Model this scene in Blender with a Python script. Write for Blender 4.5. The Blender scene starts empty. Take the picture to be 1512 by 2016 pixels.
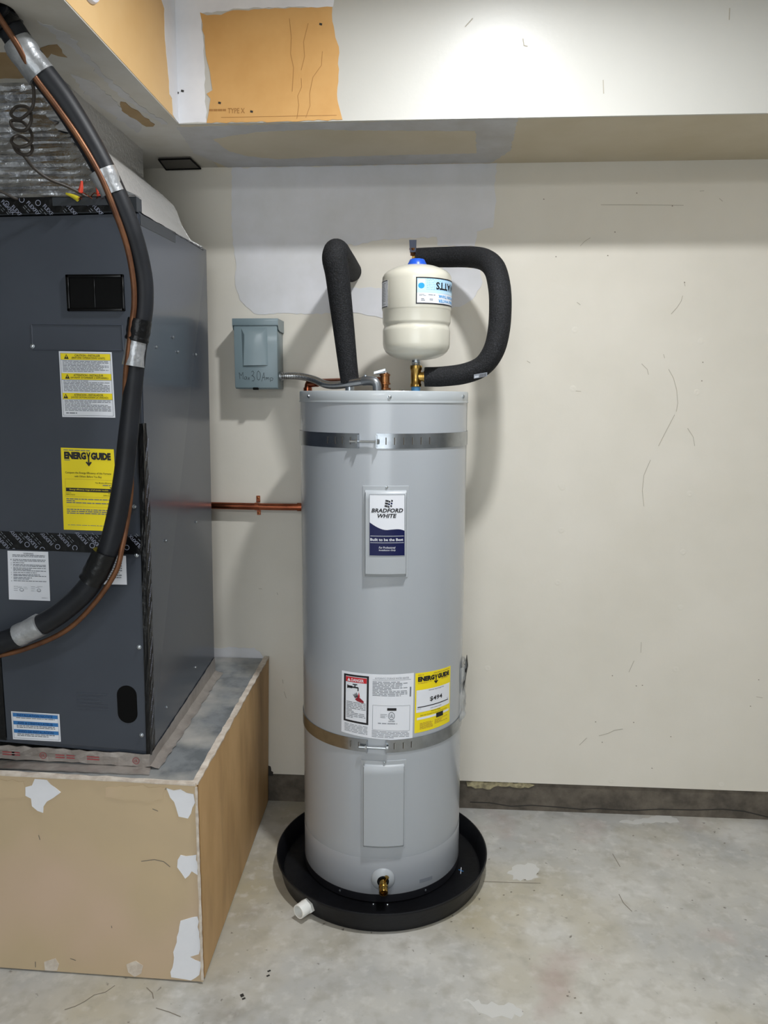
import bpy, bmesh, math, random
from math import sin, cos, pi, sqrt, atan2
from mathutils import Vector, Matrix
random.seed(7)
S = bpy.context.scene
COL = S.collection

# ---------------------------------------------------------------- camera, world, lights, exposure
F,PITCH,ROLL,YAW,H=1500.00,0.14655,0.00472,0.06411,1.3545
cam_data = bpy.data.cameras.new('camera')
cam_data.sensor_fit = 'VERTICAL'
cam_data.sensor_height = 36
cam_data.lens = 36 * F / 2016
cam_data.clip_start = 0.02
cam = bpy.data.objects.new('camera', cam_data)
COL.objects.link(cam)
fw = Vector((-sin(YAW) * cos(PITCH), cos(YAW) * cos(PITCH), -sin(PITCH)))
rt0 = Vector((cos(YAW), sin(YAW), 0))
up0 = rt0.cross(fw)
rt = rt0 * cos(ROLL) + up0 * sin(ROLL)
up = up0 * cos(ROLL) - rt0 * sin(ROLL)
M = Matrix((rt, up, -fw)).transposed().to_4x4()
M.translation = Vector((0, 0, H))
cam.matrix_world = M
S.camera = cam

W = bpy.data.worlds.new('world')
S.world = W
W.use_nodes = True
W.node_tree.nodes['Background'].inputs[0].default_value = (0.85, 0.92, 1.0, 1)
W.node_tree.nodes['Background'].inputs[1].default_value = 0.06


def lamp(name, kind, loc, power, col, size):
    d = bpy.data.lights.new(name, kind)
    d.energy = power
    d.color = col
    if kind == 'AREA' and not hasattr(size, '__len__'):
        d.shape = 'DISK'
        d.size = size
    elif kind == 'AREA':
        d.shape = 'RECTANGLE'
        d.size, d.size_y = size
    else:
        d.shadow_soft_size = size
    o = bpy.data.objects.new(name, d)
    o.location = loc
    COL.objects.link(o)
    return o


disk = lamp('ceiling_disk_light', 'AREA', (0.19, 1.37, 2.47), 21, (0.96, 0.98, 1.0), 0.10)
disk.data.spread = math.radians(160)
lamp('far_ceiling_bulb', 'POINT', (3.0, -0.35, 2.42), 27, (0.94, 0.975, 1.0), 0.09)
lamp('panel_fill', 'AREA', (-0.4, -1.2, 2.58), 54, (0.92, 0.965, 1.0), (1.2, 0.6))  # added fill lamp overhead, brightens the gap left of the heater
front_fill = lamp('front_fill_light', 'AREA', (-0.2, -3.3, 1.25), 44, (0.90, 0.96, 1.0), (2.6, 1.9))  # added soft fill behind the camera, no real opening in that wall
front_fill.rotation_euler = (math.pi / 2, 0, 0)
S.view_settings.view_transform = 'Standard'
S.view_settings.look = 'None'
S.view_settings.gamma = 1
S.view_settings.use_curve_mapping = False
S.view_settings.exposure = 0.0


# ---------------------------------------------------------------- materials
def lin(h):
    h = h.lstrip('#')
    o = []
    for i in (0, 2, 4):
        c = int(h[i:i + 2], 16) / 255
        o.append(c / 12.92 if c <= 0.04045 else ((c + 0.055) / 1.055) ** 2.4)
    return (*o, 1)


def mat(name, col, rough=0.5, metal=0.0, var=None, vs=4.0, vd=4.0, bump=0.0, bs=60.0, coat=0.0, stretch=None,
        alpha=1.0, trans=0.0, ramp=(0.35, 0.65), spec=0.5):
    m = bpy.data.materials.new(name)
    m.use_nodes = True
    nt = m.node_tree
    N, L = nt.nodes, nt.links
    b = N['Principled BSDF']
    b.inputs['Base Color'].default_value = lin(col)
    b.inputs['Roughness'].default_value = rough
    b.inputs['Metallic'].default_value = metal
    b.inputs['Specular IOR Level'].default_value = spec
    if coat:
        b.inputs['Coat Weight'].default_value = coat
        b.inputs['Coat Roughness'].default_value = 0.12
    if alpha < 1:
        b.inputs['Alpha'].default_value = alpha
    if trans:
        b.inputs['Transmission Weight'].default_value = trans
    tc = N.new('ShaderNodeTexCoord')
    src = tc.outputs['Object']
    if stretch:
        mp = N.new('ShaderNodeMapping')
        mp.inputs['Scale'].default_value = stretch
        L.new(src, mp.inputs[0])
        src = mp.outputs[0]
    if var:
        n = N.new('ShaderNodeTexNoise')
        n.inputs['Scale'].default_value = vs
        n.inputs['Detail'].default_value = vd
        n.inputs['Roughness'].default_value = 0.6
        L.new(src, n.inputs['Vector'])
        r = N.new('ShaderNodeValToRGB')
        r.color_ramp.elements[0].position = ramp[0]
        r.color_ramp.elements[1].position = ramp[1]
        r.color_ramp.elements[0].color = lin(col)
        r.color_ramp.elements[1].color = lin(var)
        L.new(n.outputs['Fac'], r.inputs[0])
        L.new(r.outputs[0], b.inputs['Base Color'])
    if bump:
        n2 = N.new('ShaderNodeTexNoise')
        n2.inputs['Scale'].default_value = bs
        n2.inputs['Detail'].default_value = 3
        L.new(src, n2.inputs['Vector'])
        bp = N.new('ShaderNodeBump')
        bp.inputs['Strength'].default_value = bump
        bp.inputs['Distance'].default_value = 0.004
        L.new(n2.outputs['Fac'], bp.inputs['Height'])
        L.new(bp.outputs[0], b.inputs['Normal'])
    return m


def speck_layer(m, col, scale, lo, hi, detail=2.0, stretch=(1, 1, 1)):
    """mix a second noise-thresholded colour over the base colour"""
    nt = m.node_tree
    N, L = nt.nodes, nt.links
    b = N['Principled BSDF']
    tc = N.new('ShaderNodeTexCoord')
    mp = N.new('ShaderNodeMapping')
    mp.inputs['Scale'].default_value = stretch
    mp.inputs['Location'].default_value = (scale * .37, 1.3, scale * .11)
    L.new(tc.outputs['Object'], mp.inputs[0])
    n = N.new('ShaderNodeTexNoise')
    n.inputs['Scale'].default_value = scale
    n.inputs['Detail'].default_value = detail
    L.new(mp.outputs[0], n.inputs['Vector'])
    r = N.new('ShaderNodeMapRange')
    r.inputs[1].default_value = lo
    r.inputs[2].default_value = hi
    L.new(n.outputs['Fac'], r.inputs[0])
    mx = N.new('ShaderNodeMix')
    mx.data_type = 'RGBA'
    L.new(r.outputs[0], mx.inputs[0])
    old = b.inputs['Base Color']
    if old.is_linked:
        L.new(old.links[0].from_socket, mx.inputs[6])
    else:
        mx.inputs[6].default_value = old.default_value
    mx.inputs[7].default_value = lin(col)
    L.new(mx.outputs[2], b.inputs['Base Color'])
    return m


MT = {}
MT['farwall'] = mat('far_wall_paint', 'AEB0B2', 0.6)
MT['wall'] = mat('wall_paint', 'DBD6CB', 0.5, var='D4CFC3', vs=2.5, bump=0.05, bs=90)
MT['soffit'] = mat('soffit_paint', 'C8C7C1', 0.38, var='C3C2BC', vs=2, bump=0.05, bs=90)  # same paint as the wall, darkened to offset the disk light's brightness
MT['under'] = mat('soffit_underside', 'C6C4BE', 0.7, var='B9B4A8', vs=5, bump=0.06, bs=70)
MT['undercream'] = mat('underside_paint', 'CDC3AE', 0.7, var='C3B89F', vs=3)
MT['mud'] = mat('joint_compound', 'D9D9DD', 0.65, var='D0D0D1', vs=7, bump=0.04, bs=60)
MT['mudwhite'] = mat('fresh_compound', 'ECEDF1', 0.6, var='E2E3E8', vs=8)
MT['mudgrey'] = mat('grey_compound', 'C2C2C3', 0.7, var='B4B2AF', vs=8)
MT['paper'] = mat('drywall_paper', 'D6A767', 0.6, var='CC9B5A', vs=6, bump=0.04, bs=80)
MT['paperside'] = mat('bulkhead_paper', 'E6C189', 0.6, var='DEB478', vs=3, bump=0.03, bs=80)
MT['paperdark'] = mat('brown_paper', 'A08762', 0.7, var='937952', vs=10)
MT['floor'] = mat('concrete', 'BFBCB4', 0.42, var='A8A8A6', vs=2.2, vd=9, bump=0.12, bs=30, ramp=(0.38, 0.64))
speck_layer(MT['floor'], 'CDCBC6', 4.5, 0.54, 0.78, 9)
speck_layer(MT['floor'], '8B867C', 9.0, 0.58, 0.85, 9)
speck_layer(MT['floor'], 'A99E80', 1.7, 0.52, 0.75, 6)
speck_layer(MT['floor'], '9C978C', 26.0, 0.50, 0.95, 8)
speck_layer(MT['floor'], 'D2D0CB', 34.0, 0.54, 1.0, 8)
speck_layer(MT['floor'], 'A8908A', 3.1, 0.60, 0.80, 7)
speck_layer(MT['floor'], '6F6A62', 55.0, 0.69, 0.76, 4)
MT['curb'] = mat('dark_curb', '6B6358', 0.8, var='474139', vs=14, vd=8, bump=0.5, bs=40)
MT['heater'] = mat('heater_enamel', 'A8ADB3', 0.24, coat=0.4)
MT['heatertop'] = mat('heater_cap_enamel', 'AEB4B8', 0.32, coat=0.2)
MT['cover'] = mat('cover_plastic', 'AAAFB4', 0.38)
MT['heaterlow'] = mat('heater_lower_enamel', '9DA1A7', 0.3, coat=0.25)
MT['lever'] = mat('lever_grip', '16233C', 0.4)
MT['smear'] = mat('floor_smear', 'C6C5C1', 0.5)
MT['blackring'] = mat('black_ring', '1B1C22', 0.45)
MT['panblack'] = mat('pan_plastic', '0B0B0E', 0.42, spec=0.3, var='131418', vs=9, vd=6, bump=0.15, bs=60)
MT['pvc'] = mat('white_pvc', 'E8E8E4', 0.35)
MT['foam'] = mat('pipe_foam', '131416', 0.75, spec=0.3, var='2F3034', vs=330, vd=2, bump=0.6, bs=300, ramp=(0.45, 0.75))
MT['tank'] = mat('tank_enamel', 'D0CDBF', 0.28, coat=0.4)
MT['blue'] = mat('blue_cap', '1F56C8', 0.35)
MT['bluetape'] = mat('blue_nipple', '4C87B5', 0.4)
MT['brass'] = mat('brass', 'C9A45A', 0.28, 1.0, var='A9874A', vs=30)
MT['bronze'] = mat('bronze', 'A8764C', 0.35, 1.0, var='8B5A3A', vs=40)
MT['darkbrass'] = mat('drain_brass', 'A58544', 0.22, 1.0)
MT['copper'] = mat('copper', 'B0674A', 0.25, 1.0, var='8A4B36', vs=18)
MT['oldcopper'] = mat('aged_copper', '7C5438', 0.45, 0.6, var='5E3D2A', vs=25)
MT['steel'] = mat('zinc_steel', 'B9BFC4', 0.28, 1.0)
MT['strap'] = mat('galvanized_strap', 'B0B5BA', 0.26, 1.0, var='9A9FA4', vs=20)
MT['conduit'] = mat('flex_steel', 'B4B6B8', 0.25, 1.0)
MT['zinc'] = mat('zinc_casting', '8C9094', 0.38, 0.9)
MT['boxgrey'] = mat('grey_box_enamel', '75868C', 0.36, coat=0.15)
MT['ink'] = mat('marker_ink', '1A2328', 0.6)
MT['furn'] = mat('furnace_enamel', '434851', 0.3, spec=0.4, var='3E434C', vs=3)
MT['furnside'] = mat('furnace_side_enamel', '454B55', 0.2, spec=0.4, var='424750', vs=2, coat=0.1)
MT['furnrim'] = mat('furnace_rim', '33373C', 0.35)
MT['blackgloss'] = mat('black_glass', '020203', 0.2, spec=0.25)
MT['blackmatte'] = mat('black_void', '020202', 0.7, spec=0.15)
MT['tapeblack'] = mat('black_foil_tape', '08090B', 0.3, spec=0.35, bump=0.6, bs=45)
MT['tapeprint'] = mat('tape_print', '8F94A6', 0.5)
MT['foiltape'] = mat('foil_tape', 'B9B2AC', 0.35, 0.55, var='A29A94', vs=16, bump=0.5, bs=40)
MT['redprint'] = mat('red_print', '9C4A4C', 0.6)
MT['silver'] = mat('duct_tape', 'B7B9BC', 0.33, 0.6, var='96999C', vs=30, bump=0.5, bs=50)
MT['insul'] = mat('line_insulation', '101217', 0.5, spec=0.35, var='181B21', vs=12, bump=0.08, bs=40)
MT['foil'] = mat('insulation_foil', 'DADCE0', 0.25, 1.0, var='B0B1B4', vs=22, bump=0.9, bs=55)
MT['foilside'] = mat('bubble_foil', 'D6D5D4', 0.3, 0.8, bump=0.8, bs=130)
MT['foilskirt'] = mat('skirt_foil', 'E6E5E4', 0.36, 0.55, bump=0.7, bs=110)
MT['cable'] = mat('cable_sheath', '3E3833', 0.5)
MT['red'] = mat('red_connector', 'D8452F', 0.4)
MT['yellowc'] = mat('yellow_connector', 'C9BC2E', 0.4)
MT['platfront'] = mat('platform_board', 'C6B08E', 0.6, var='BEA98A', vs=2.5, bump=0.03, bs=60)
speck_layer(MT['platfront'], 'CBB198', 3.0, 0.52, 0.72)
MT['platside'] = mat('platform_side_board', 'D0AA78', 0.6, var='BF9968', vs=3, vd=6, bump=0.03, bs=60, stretch=(1, 2.5, 1))
speck_layer(MT['platside'], 'A28058', 5, 0.5, 0.95, 6, (1, 2.5, 0.8))
MT['sheet'] = mat('smeared_sheet_metal', '93979A', 0.5, 0.35, var='777C7F', vs=14, vd=8, bump=0.15, bs=30, ramp=(0.42, 0.6))
speck_layer(MT['sheet'], 'C3C0BA', 7, 0.47, 0.72, 8)
MT['edgewhite'] = mat('plaster_edge', 'D9CFC2', 0.7, var='BDAFA0', vs=40)
MT['white'] = mat('label_white', 'E4E7EE', 0.45)
MT['yellow'] = mat('label_yellow', 'F2DC12', 0.45)
MT['black'] = mat('print_black', '15141A', 0.5)
MT['grey'] = mat('print_grey', '7F848C', 0.5)
MT['midgrey'] = mat('print_midgrey', '6A6F77', 0.5)
MT['navy'] = mat('label_navy', '060F45', 0.4, spec=0.3)
MT['labelblue'] = mat('label_blue', '2F74B4', 0.45)
MT['darkblue'] = mat('print_dark_blue', '123A70', 0.45)
MT['paleblue'] = mat('label_pale_blue', 'BFE0F4', 0.4)
MT['cyan'] = mat('print_cyan', '1E9BE0', 0.4)
MT['redlabel'] = mat('label_red', 'C8202C', 0.45)
MT['crimson'] = mat('print_crimson', '8E1626', 0.5)
MT['pouch'] = mat('clear_film', 'D5DADD', 0.12, alpha=0.38, bump=0.8, bs=25)
MT['scuff'] = mat('scuff', 'A8A294', 0.7)
MT['darkscuff'] = mat('dark_scuff', '7A7266', 0.7)
MT['stain'] = mat('water_stain', 'A77840', 0.6)
MT['ragged'] = mat('torn_edge', 'B3A985', 0.8, var='7A725A', vs=50)
MT['vent'] = mat('vent_metal', '4A4640', 0.5)
MT['plate'] = mat('white_plate', 'E9E9F2', 0.4)
MT['plaindark'] = mat('dark_marks', '2B2926', 0.7)


# ---------------------------------------------------------------- mesh helpers
class B:
    def __init__(s):
        s.v, s.f, s.m, s.mats = [], [], [], []

    def mi(s, k):
        if k not in s.mats:
            s.mats.append(k)
        return s.mats.index(k)

    def add(s, v, f, k):
        o = len(s.v)
        s.v += [tuple(p) for p in v]
        i = s.mi(k)
        for q in f:
            s.f.append([o + x for x in q])
            s.m.append(i)

    def hexa(s, p, k):
        s.add(p, [(3, 2, 1, 0), (4, 5, 6, 7), (0, 1, 5, 4), (1, 2, 6, 5), (2, 3, 7, 6), (3, 0, 4, 7)], k)

    def box(s, a, b, k):
        (x0, y0, z0), (x1, y1, z1) = a, b
        s.hexa([(x0, y0, z0), (x1, y0, z0), (x1, y1, z0), (x0, y1, z0), (x0, y0, z1), (x1, y0, z1), (x1, y1, z1), (x0, y1, z1)], k)

    def bbox(s, a, b, k, w=0.004, seg=2):
        bm = bmesh.new()
        bmesh.ops.create_cube(bm, size=1)
        c = [(a[i] + b[i]) / 2 for i in range(3)]
        d = [abs(b[i] - a[i]) for i in range(3)]
        for v in bm.verts:
            v.co = Vector([c[i] + v.co[i] * d[i] for i in range(3)])
        bmesh.ops.bevel(bm, geom=bm.edges[:], offset=w, segments=seg, affect='EDGES', profile=0.5)
        bm.verts.index_update()
        s.add([v.co.copy() for v in bm.verts], [[v.index for v in f.verts] for f in bm.faces], k)
        bm.free()

    def tube(s, pts, rad, k, seg=12, cap=True, squash=None):
        pts = [Vector(p) for p in pts]
        n = len(pts)
        if not hasattr(rad, '__len__'):
            rad = [rad] * n
        t0 = (pts[1] - pts[0]).normalized()
        u = t0.cross(Vector((0.13, 0.31, 0.94)))
        if u.length < 0.1:
            u = t0.cross(Vector((1, 0, 0)))
        u.normalize()
        vs = []
        for i in range(n):
            t = (pts[min(i + 1, n - 1)] - pts[max(i - 1, 0)])
            t = t.normalized() if t.length > 1e-9 else t0
            u = (u - t * u.dot(t)).normalized()
            w = t.cross(u)
            for j in range(seg):
                a = 2 * pi * j / seg
                vs.append(pts[i] + (u * cos(a) + w * sin(a)) * rad[i])
        fs = []
        for i in range(n - 1):
            for j in range(seg):
                a, b = i * seg + j, i * seg + (j + 1) % seg
                fs.append((a, b, b + seg, a + seg))
        if cap:
            fs.append(tuple(range(seg))[::-1])
            fs.append(tuple((n - 1) * seg + j for j in range(seg)))
        s.add(vs, fs, k)

    def lathe(s, prof, c, k, seg=48, axis=None):
        """prof: (r, h) pairs; axis default +Z from point c"""
        c = Vector(c)
        ax = Vector(axis).normalized() if axis else Vector((0, 0, 1))
        u = ax.orthogonal().normalized() if axis else Vector((1, 0, 0))
        w = ax.cross(u)
        vs, fs = [], []
        for (r, h) in prof:
            for j in range(seg):
                a = 2 * pi * j / seg
                vs.append(c + ax * h + (u * cos(a) + w * sin(a)) * max(r, 1e-5))
        for i in range(len(prof) - 1):
            for j in range(seg):
                a, b = i * seg + j, i * seg + (j + 1) % seg
                fs.append((a, b, b + seg, a + seg))
        s.add(vs, fs, k)

    def prism(s, front, back, k):
        n = len(front)
        s.add(list(front) + list(back), [tuple(range(n)), tuple(range(n, 2 * n))[::-1]] +
              [(i, i + n, (i + 1) % n + n, (i + 1) % n) for i in range(n)], k)

    def build(s, name, parent=None, smooth=None, label=None, kind=None, flip=False):
        lo = [min(v[i] for v in s.v) for i in range(3)]
        hi = [max(v[i] for v in s.v) for i in range(3)]
        base = Vector(((lo[0] + hi[0]) / 2, (lo[1] + hi[1]) / 2, lo[2]))
        me = bpy.data.meshes.new(name)
        me.from_pydata([Vector(v) - base for v in s.v], [], s.f)
        for k in s.mats:
            me.materials.append(MT[k])
        me.polygons.foreach_set('material_index', s.m)
        bm = bmesh.new()
        bm.from_mesh(me)
        bmesh.ops.recalc_face_normals(bm, faces=bm.faces[:])
        bm.to_mesh(me)
        bm.free()
        if smooth:
            me.polygons.foreach_set('use_smooth', [True] * len(me.polygons))
            me.set_sharp_from_angle(angle=math.radians(smooth))
        me.update()
        o = bpy.data.objects.new(name, me)
        COL.objects.link(o)
        if parent:
            o.parent = parent
            w = Vector(parent.location)
            q = parent.parent
            while q:
                w += Vector(q.location)
                q = q.parent
            o.location = base - w
        else:
            o.location = base
        if label:
            o['label'] = label
        if kind:
            o['kind'] = kind
        return o


def tag(o, label, cat=None, group=None, kind=None):
    o['label'] = label
    if cat:
        o['category'] = cat
    if group:
        o['group'] = group
    if kind:
        o['kind'] = kind
    return o


def thing(name, loc, label, cat, group=None):
    o = bpy.data.objects.new(name, None)
    o.empty_display_size = 0.05
    o.location = loc
    COL.objects.link(o)
    return tag(o, label, cat, group)


def catmull(pts, n=8):
    P = [Vector(p) for p in pts]
    P = [2 * P[0] - P[1]] + P + [2 * P[-1] - P[-2]]
    out = []
    for i in range(1, len(P) - 2):
        for j in range(n):
            t = j / n
            a, b, c, d = P[i - 1], P[i], P[i + 1], P[i + 2]
            out.append(0.5 * (2 * b + (c - a) * t + (2 * a - 5 * b + 4 * c - d) * t * t + (3 * b - a - 3 * c + d) * t ** 3))
    out.append(P[-2])
    return out


def lerp_list(vals, n):
    out = []
    for i in range(len(vals) - 1):
        for j in range(n):
            out.append(vals[i] + (vals[i + 1] - vals[i]) * j / n)
    return out + [vals[-1]]


def rough_outline(pts, amp, step, rng):
    out = []
    n = len(pts)
    for i in range(n):
        a, b = Vector(pts[i]), Vector(pts[(i + 1) % n])
        d = b - a
        k = max(1, int(d.length / step))
        nrm = Vector((-d.y, d.x)).normalized() if d.length > 1e-6 else Vector((0, 0))
        for j in range(k):
            off = 0 if j == 0 else rng.uniform(-amp, amp)
            out.append(a + d * j / k + nrm * off)
    return out


def patch(name, plane, val, pts, k, parent, th=0.0012, amp=0.003, step=0.012, seed=1, label=None):
    """thin skim patch with a ragged outline on an axis plane; it grows towards the room"""
    rng = random.Random(seed)
    o = rough_outline(pts, amp, step, rng)
    if plane == 'Y':
        f = [(q.x, val - th, q.y) for q in o]
        bk = [(q.x, val + 0.001, q.y) for q in o]
    elif plane == 'X':
        f = [(val + th, q.x, q.y) for q in o]
        bk = [(val - 0.001, q.x, q.y) for q in o]
    elif plane == 'Zd':
        f = [(q.x, q.y, val - th) for q in o]
        bk = [(q.x, q.y, val + 0.001) for q in o]
    else:
        f = [(q.x, q.y, val + th) for q in o]
        bk = [(q.x, q.y, val - 0.001) for q in o]
    b = B()
    b.prism(f, bk, k)
    return b.build(name, parent, label=label)


def strokes(b, plane, val, lines, w, k, th=0.0006):
    """thin marks: polylines drawn as flat ribbons on an axis plane"""
    for ln in lines:
        P = [Vector(q) for q in ln]
        for i in range(len(P) - 1):
            d = P[i + 1] - P[i]
            if d.length < 1e-6:
                continue
            n = Vector((-d.y, d.x)).normalized() * w / 2
            e = d.normalized() * w * 0.3
            c = [P[i] - n - e, P[i + 1] - n + e, P[i + 1] + n + e, P[i] + n - e]
            if plane == 'Y':
                v = [(q.x, val - th - i * .00006, q.y) for q in c]
            elif plane == 'X':
                v = [(val + th + i * .00006, q.x, q.y) for q in c]
            elif plane == 'Zd':
                v = [(q.x, q.y, val - th) for q in c]
            else:
                v = [(q.x, q.y, val + th + i * .00006) for q in c]
            b.add(v, [(0, 1, 2, 3)], k)


_tc = {}


def text2d(body, weight=0.0, shear=0.0):
    key = (body, weight, shear)
    if key in _tc:
        return _tc[key]
    c = bpy.data.curves.new('txt', 'FONT')
    c.body = body
    c.size = 1
    c.resolution_u = 2
    c.fill_mode = 'FRONT'
    c.offset = weight
    c.shear = shear
    o = bpy.data.objects.new('txt', c)
    me = bpy.data.meshes.new_from_object(o)
    v = [(p.co.x, p.co.y) for p in me.vertices]
    f = [list(p.vertices) for p in me.polygons]
    bpy.data.objects.remove(o)
    bpy.data.meshes.remove(me)
    bpy.data.curves.remove(c)
    x0, x1 = min(p[0] for p in v), max(p[0] for p in v)
    y0, y1 = min(p[1] for p in v), max(p[1] for p in v)
    v = [((p[0] - x0) / (x1 - x0), (p[1] - y0) / (y1 - y0)) for p in v]
    _tc[key] = (v, f, (x1 - x0) / (y1 - y0))
    return _tc[key]


class Sheet:
    """a printed label: four corners (tl, tr, br, bl) in surface coordinates, print laid on it in u, v (v down)"""

    def __init__(s, corners, surf, thick=0.0006):
        s.c, s.surf, s.t = [Vector(q) for q in corners], surf, thick
        s.paper, s.ink = B(), {}
        s.rng = random.Random(5)
        s.seg = 26

    def P(s, u, v, h):
        a = s.c[0].lerp(s.c[1], u)
        b = s.c[3].lerp(s.c[2], u)
        return s.surf(a.lerp(b, v), s.t + h)

    def base(s, k, n=8, r=0.0):
        if r:
            pts = []
            ar = (s.c[1] - s.c[0]).length / max(1e-6, (s.c[3] - s.c[0]).length) * (s.asp if hasattr(s, 'asp') else 1)
            rv = r * ar
            for (cu, cv, a0) in ((r, rv, pi), (1 - r, rv, 1.5 * pi), (1 - r, 1 - rv, 0), (r, 1 - rv, .5 * pi)):
                for j in range(5):
                    a = a0 + j * pi / 8
                    pts.append((cu + r * cos(a), cv + rv * sin(a)))
            s.paper.add([s.P(u, v, 0) for u, v in pts], [tuple(range(len(pts)))], k)
            return
        s.grid(s.paper, 0, 0, 1, 1, k, 0, n)
        # the sheet's own edge
        e = [(0, 0), (1, 0), (1, 1), (0, 1)]
        for i in range(4):
            a, b = e[i], e[(i + 1) % 4]
            m = n if i % 2 == 0 else 1
            for j in range(m):
                p = [a[q] + (b[q] - a[q]) * j / m for q in (0, 1)]
                r2 = [a[q] + (b[q] - a[q]) * (j + 1) / m for q in (0, 1)]
                s.paper.add([s.P(*p, 0), s.P(*r2, 0), s.P(*r2, -s.t), s.P(*p, -s.t)], [(0, 1, 2, 3)], k)

    def grid(s, b, u0, v0, u1, v1, k, h, n=1):
        vs, fs = [], []
        for i in range(n + 1):
            u = u0 + (u1 - u0) * i / n
            vs += [s.P(u, v0, h), s.P(u, v1, h)]
        for i in range(n):
            fs.append((2 * i, 2 * i + 1, 2 * i + 3, 2 * i + 2))
        b.add(vs, fs, k)

    def layer(s, name):
        return s.ink.setdefault(name, B())

    def rect(s, u0, v0, u1, v1, k, h=0.0004, name='print', n=None):
        s.grid(s.layer(name), u0, v0, u1, v1, k, h, n or max(1, int(abs(u1 - u0) * s.seg)))

    def frame(s, u0, v0, u1, v1, w, k, h=0.0004, wv=None, name='print'):
        wv = wv or w
        s.rect(u0, v0, u1, v0 + wv, k, h, name)
        s.rect(u0, v1 - wv, u1, v1, k, h, name)
        s.rect(u0, v0, u0 + w, v1, k, h, name)
        s.rect(u1 - w, v0, u1, v1, k, h, name)

    def poly(s, pts, k, h=0.0004, name='print'):
        s.layer(name).add([s.P(u, v, h) for u, v in pts], [tuple(range(len(pts)))], k)

    def disc(s, u, v, ru, rv, k, h=0.0005, r0=0.0, name='print', n=20):
        c = [(cos(2 * pi * i / n), sin(2 * pi * i / n)) for i in range(n)]
        if r0 == 0:
            s.poly([(u + ru * a, v + rv * q) for a, q in c], k, h, name)
        else:
            vs = [s.P(u + ru * a, v + rv * q, h) for a, q in c] + [s.P(u + ru * r0 * a, v + rv * r0 * q, h) for a, q in c]
            s.layer(name).add(vs, [(i, (i + 1) % n, n + (i + 1) % n, n + i) for i in range(n)], k)

    def text(s, body, u0, v0, u1, v1, k, weight=0.0, shear=0.0, h=0.0007, flip=False, name='lettering'):
        v, f, _ = text2d(body, weight, shear)
        pts = []
        for x, y in v:
            if flip:
                x, y = 1 - x, 1 - y
            pts.append(s.P(u0 + (u1 - u0) * x, v1 + (v0 - v1) * y, h))
        s.layer(name).add(pts, f, k)

    def lines(s, u0, v0, u1, v1, n, k, fill=0.55, last=0.5, word=(0.03, 0.11), name='print'):
        """rows of unreadably small print"""
        dv = (v1 - v0) / n
        for i in range(n):
            u = u0
            end = u1 if s.rng.random() > 0.3 else u0 + (u1 - u0) * s.rng.uniform(last, 1)
            while u < end - 0.01:
                w = min(s.rng.uniform(*word), end - u)
                s.rect(u, v0 + dv * i, u + w, v0 + dv * (i + fill), k, name=name, n=1)
                u += w + 0.012

    def build(s, name, parent, label=None):
        o = s.paper.build(name, parent, label=label)
        for nm, b in s.ink.items():
            b.build(nm, o, kind='stuff')
        return o


def plane_y(y):
    return lambda q, h: Vector((q[0], y - h, q[1]))


def cyl(A, R):
    return lambda q, h: Vector((A[0] + (R + h) * sin(q[0]), A[1] - (R + h) * cos(q[0]), q[1]))


def screw_head(p, n, r, parent, k='steel', name='screw'):
    b = B()
    b.lathe([(r * 1.25, 0), (r * 1.25, r * .25), (r * .95, r * .3), (r * .9, r * .75), (r * .5, r), (0, r)], p, k, 8, n)
    return b.build(name, parent, smooth=40)


# ---------------------------------------------------------------- setting
WY, SY, SZ, BX = 2.3895, 2.0214, 2.0454, -0.6575
XL, XR, YF, ZC = -1.75, 3.6, -3.4, 2.62

b = B(); b.box((XL - .1, YF - .1, -.1), (XR + .1, 2.55, 0), 'floor')
floor = tag(b.build('floor'), 'worn grey concrete floor with stains and paint smears', kind='structure')
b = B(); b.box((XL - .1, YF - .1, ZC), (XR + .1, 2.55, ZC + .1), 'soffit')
tag(b.build('ceiling'), 'white ceiling above the soffits', kind='structure')
b = B(); b.box((XL, WY, 0.1012), (XR, 2.55, ZC), 'wall')
wall = tag(b.build('wall_back'), 'cream painted wall behind the water heater', kind='structure')
b = B(); b.box((XL, WY + .007, 0), (XR, 2.55, 0.1012), 'curb')
curb = tag(b.build('baseboard_back'), 'dark dirty concrete curb under the cream wall', kind='structure')
b = B(); b.box((XL - .1, YF, 0), (XL, 2.55, ZC), 'farwall')
tag(b.build('wall_left'), 'cream wall left of the furnace', kind='structure')
b = B(); b.box((XR, YF, 0), (XR + .1, 2.55, ZC), 'farwall')
tag(b.build('wall_right'), 'cream wall on the right side of the garage', kind='structure')
b = B(); b.box((XL, YF - .1, 0), (XR, YF, ZC), 'farwall')
tag(b.build('wall_front'), 'cream wall behind the viewer', kind='structure')
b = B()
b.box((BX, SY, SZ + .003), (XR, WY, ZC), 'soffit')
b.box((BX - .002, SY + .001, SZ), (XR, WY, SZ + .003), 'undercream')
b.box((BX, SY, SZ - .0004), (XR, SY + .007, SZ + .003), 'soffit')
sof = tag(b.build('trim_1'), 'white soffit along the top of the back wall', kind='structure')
b = B()
b.box((XL, YF, SZ + .003), (BX, WY, ZC), 'paperside')
b.box((XL, YF, SZ), (BX - .001, WY, SZ + .003), 'under')
bulk = tag(b.build('trim_2'), 'unpainted drywall bulkhead over the furnace', kind='structure')

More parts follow.
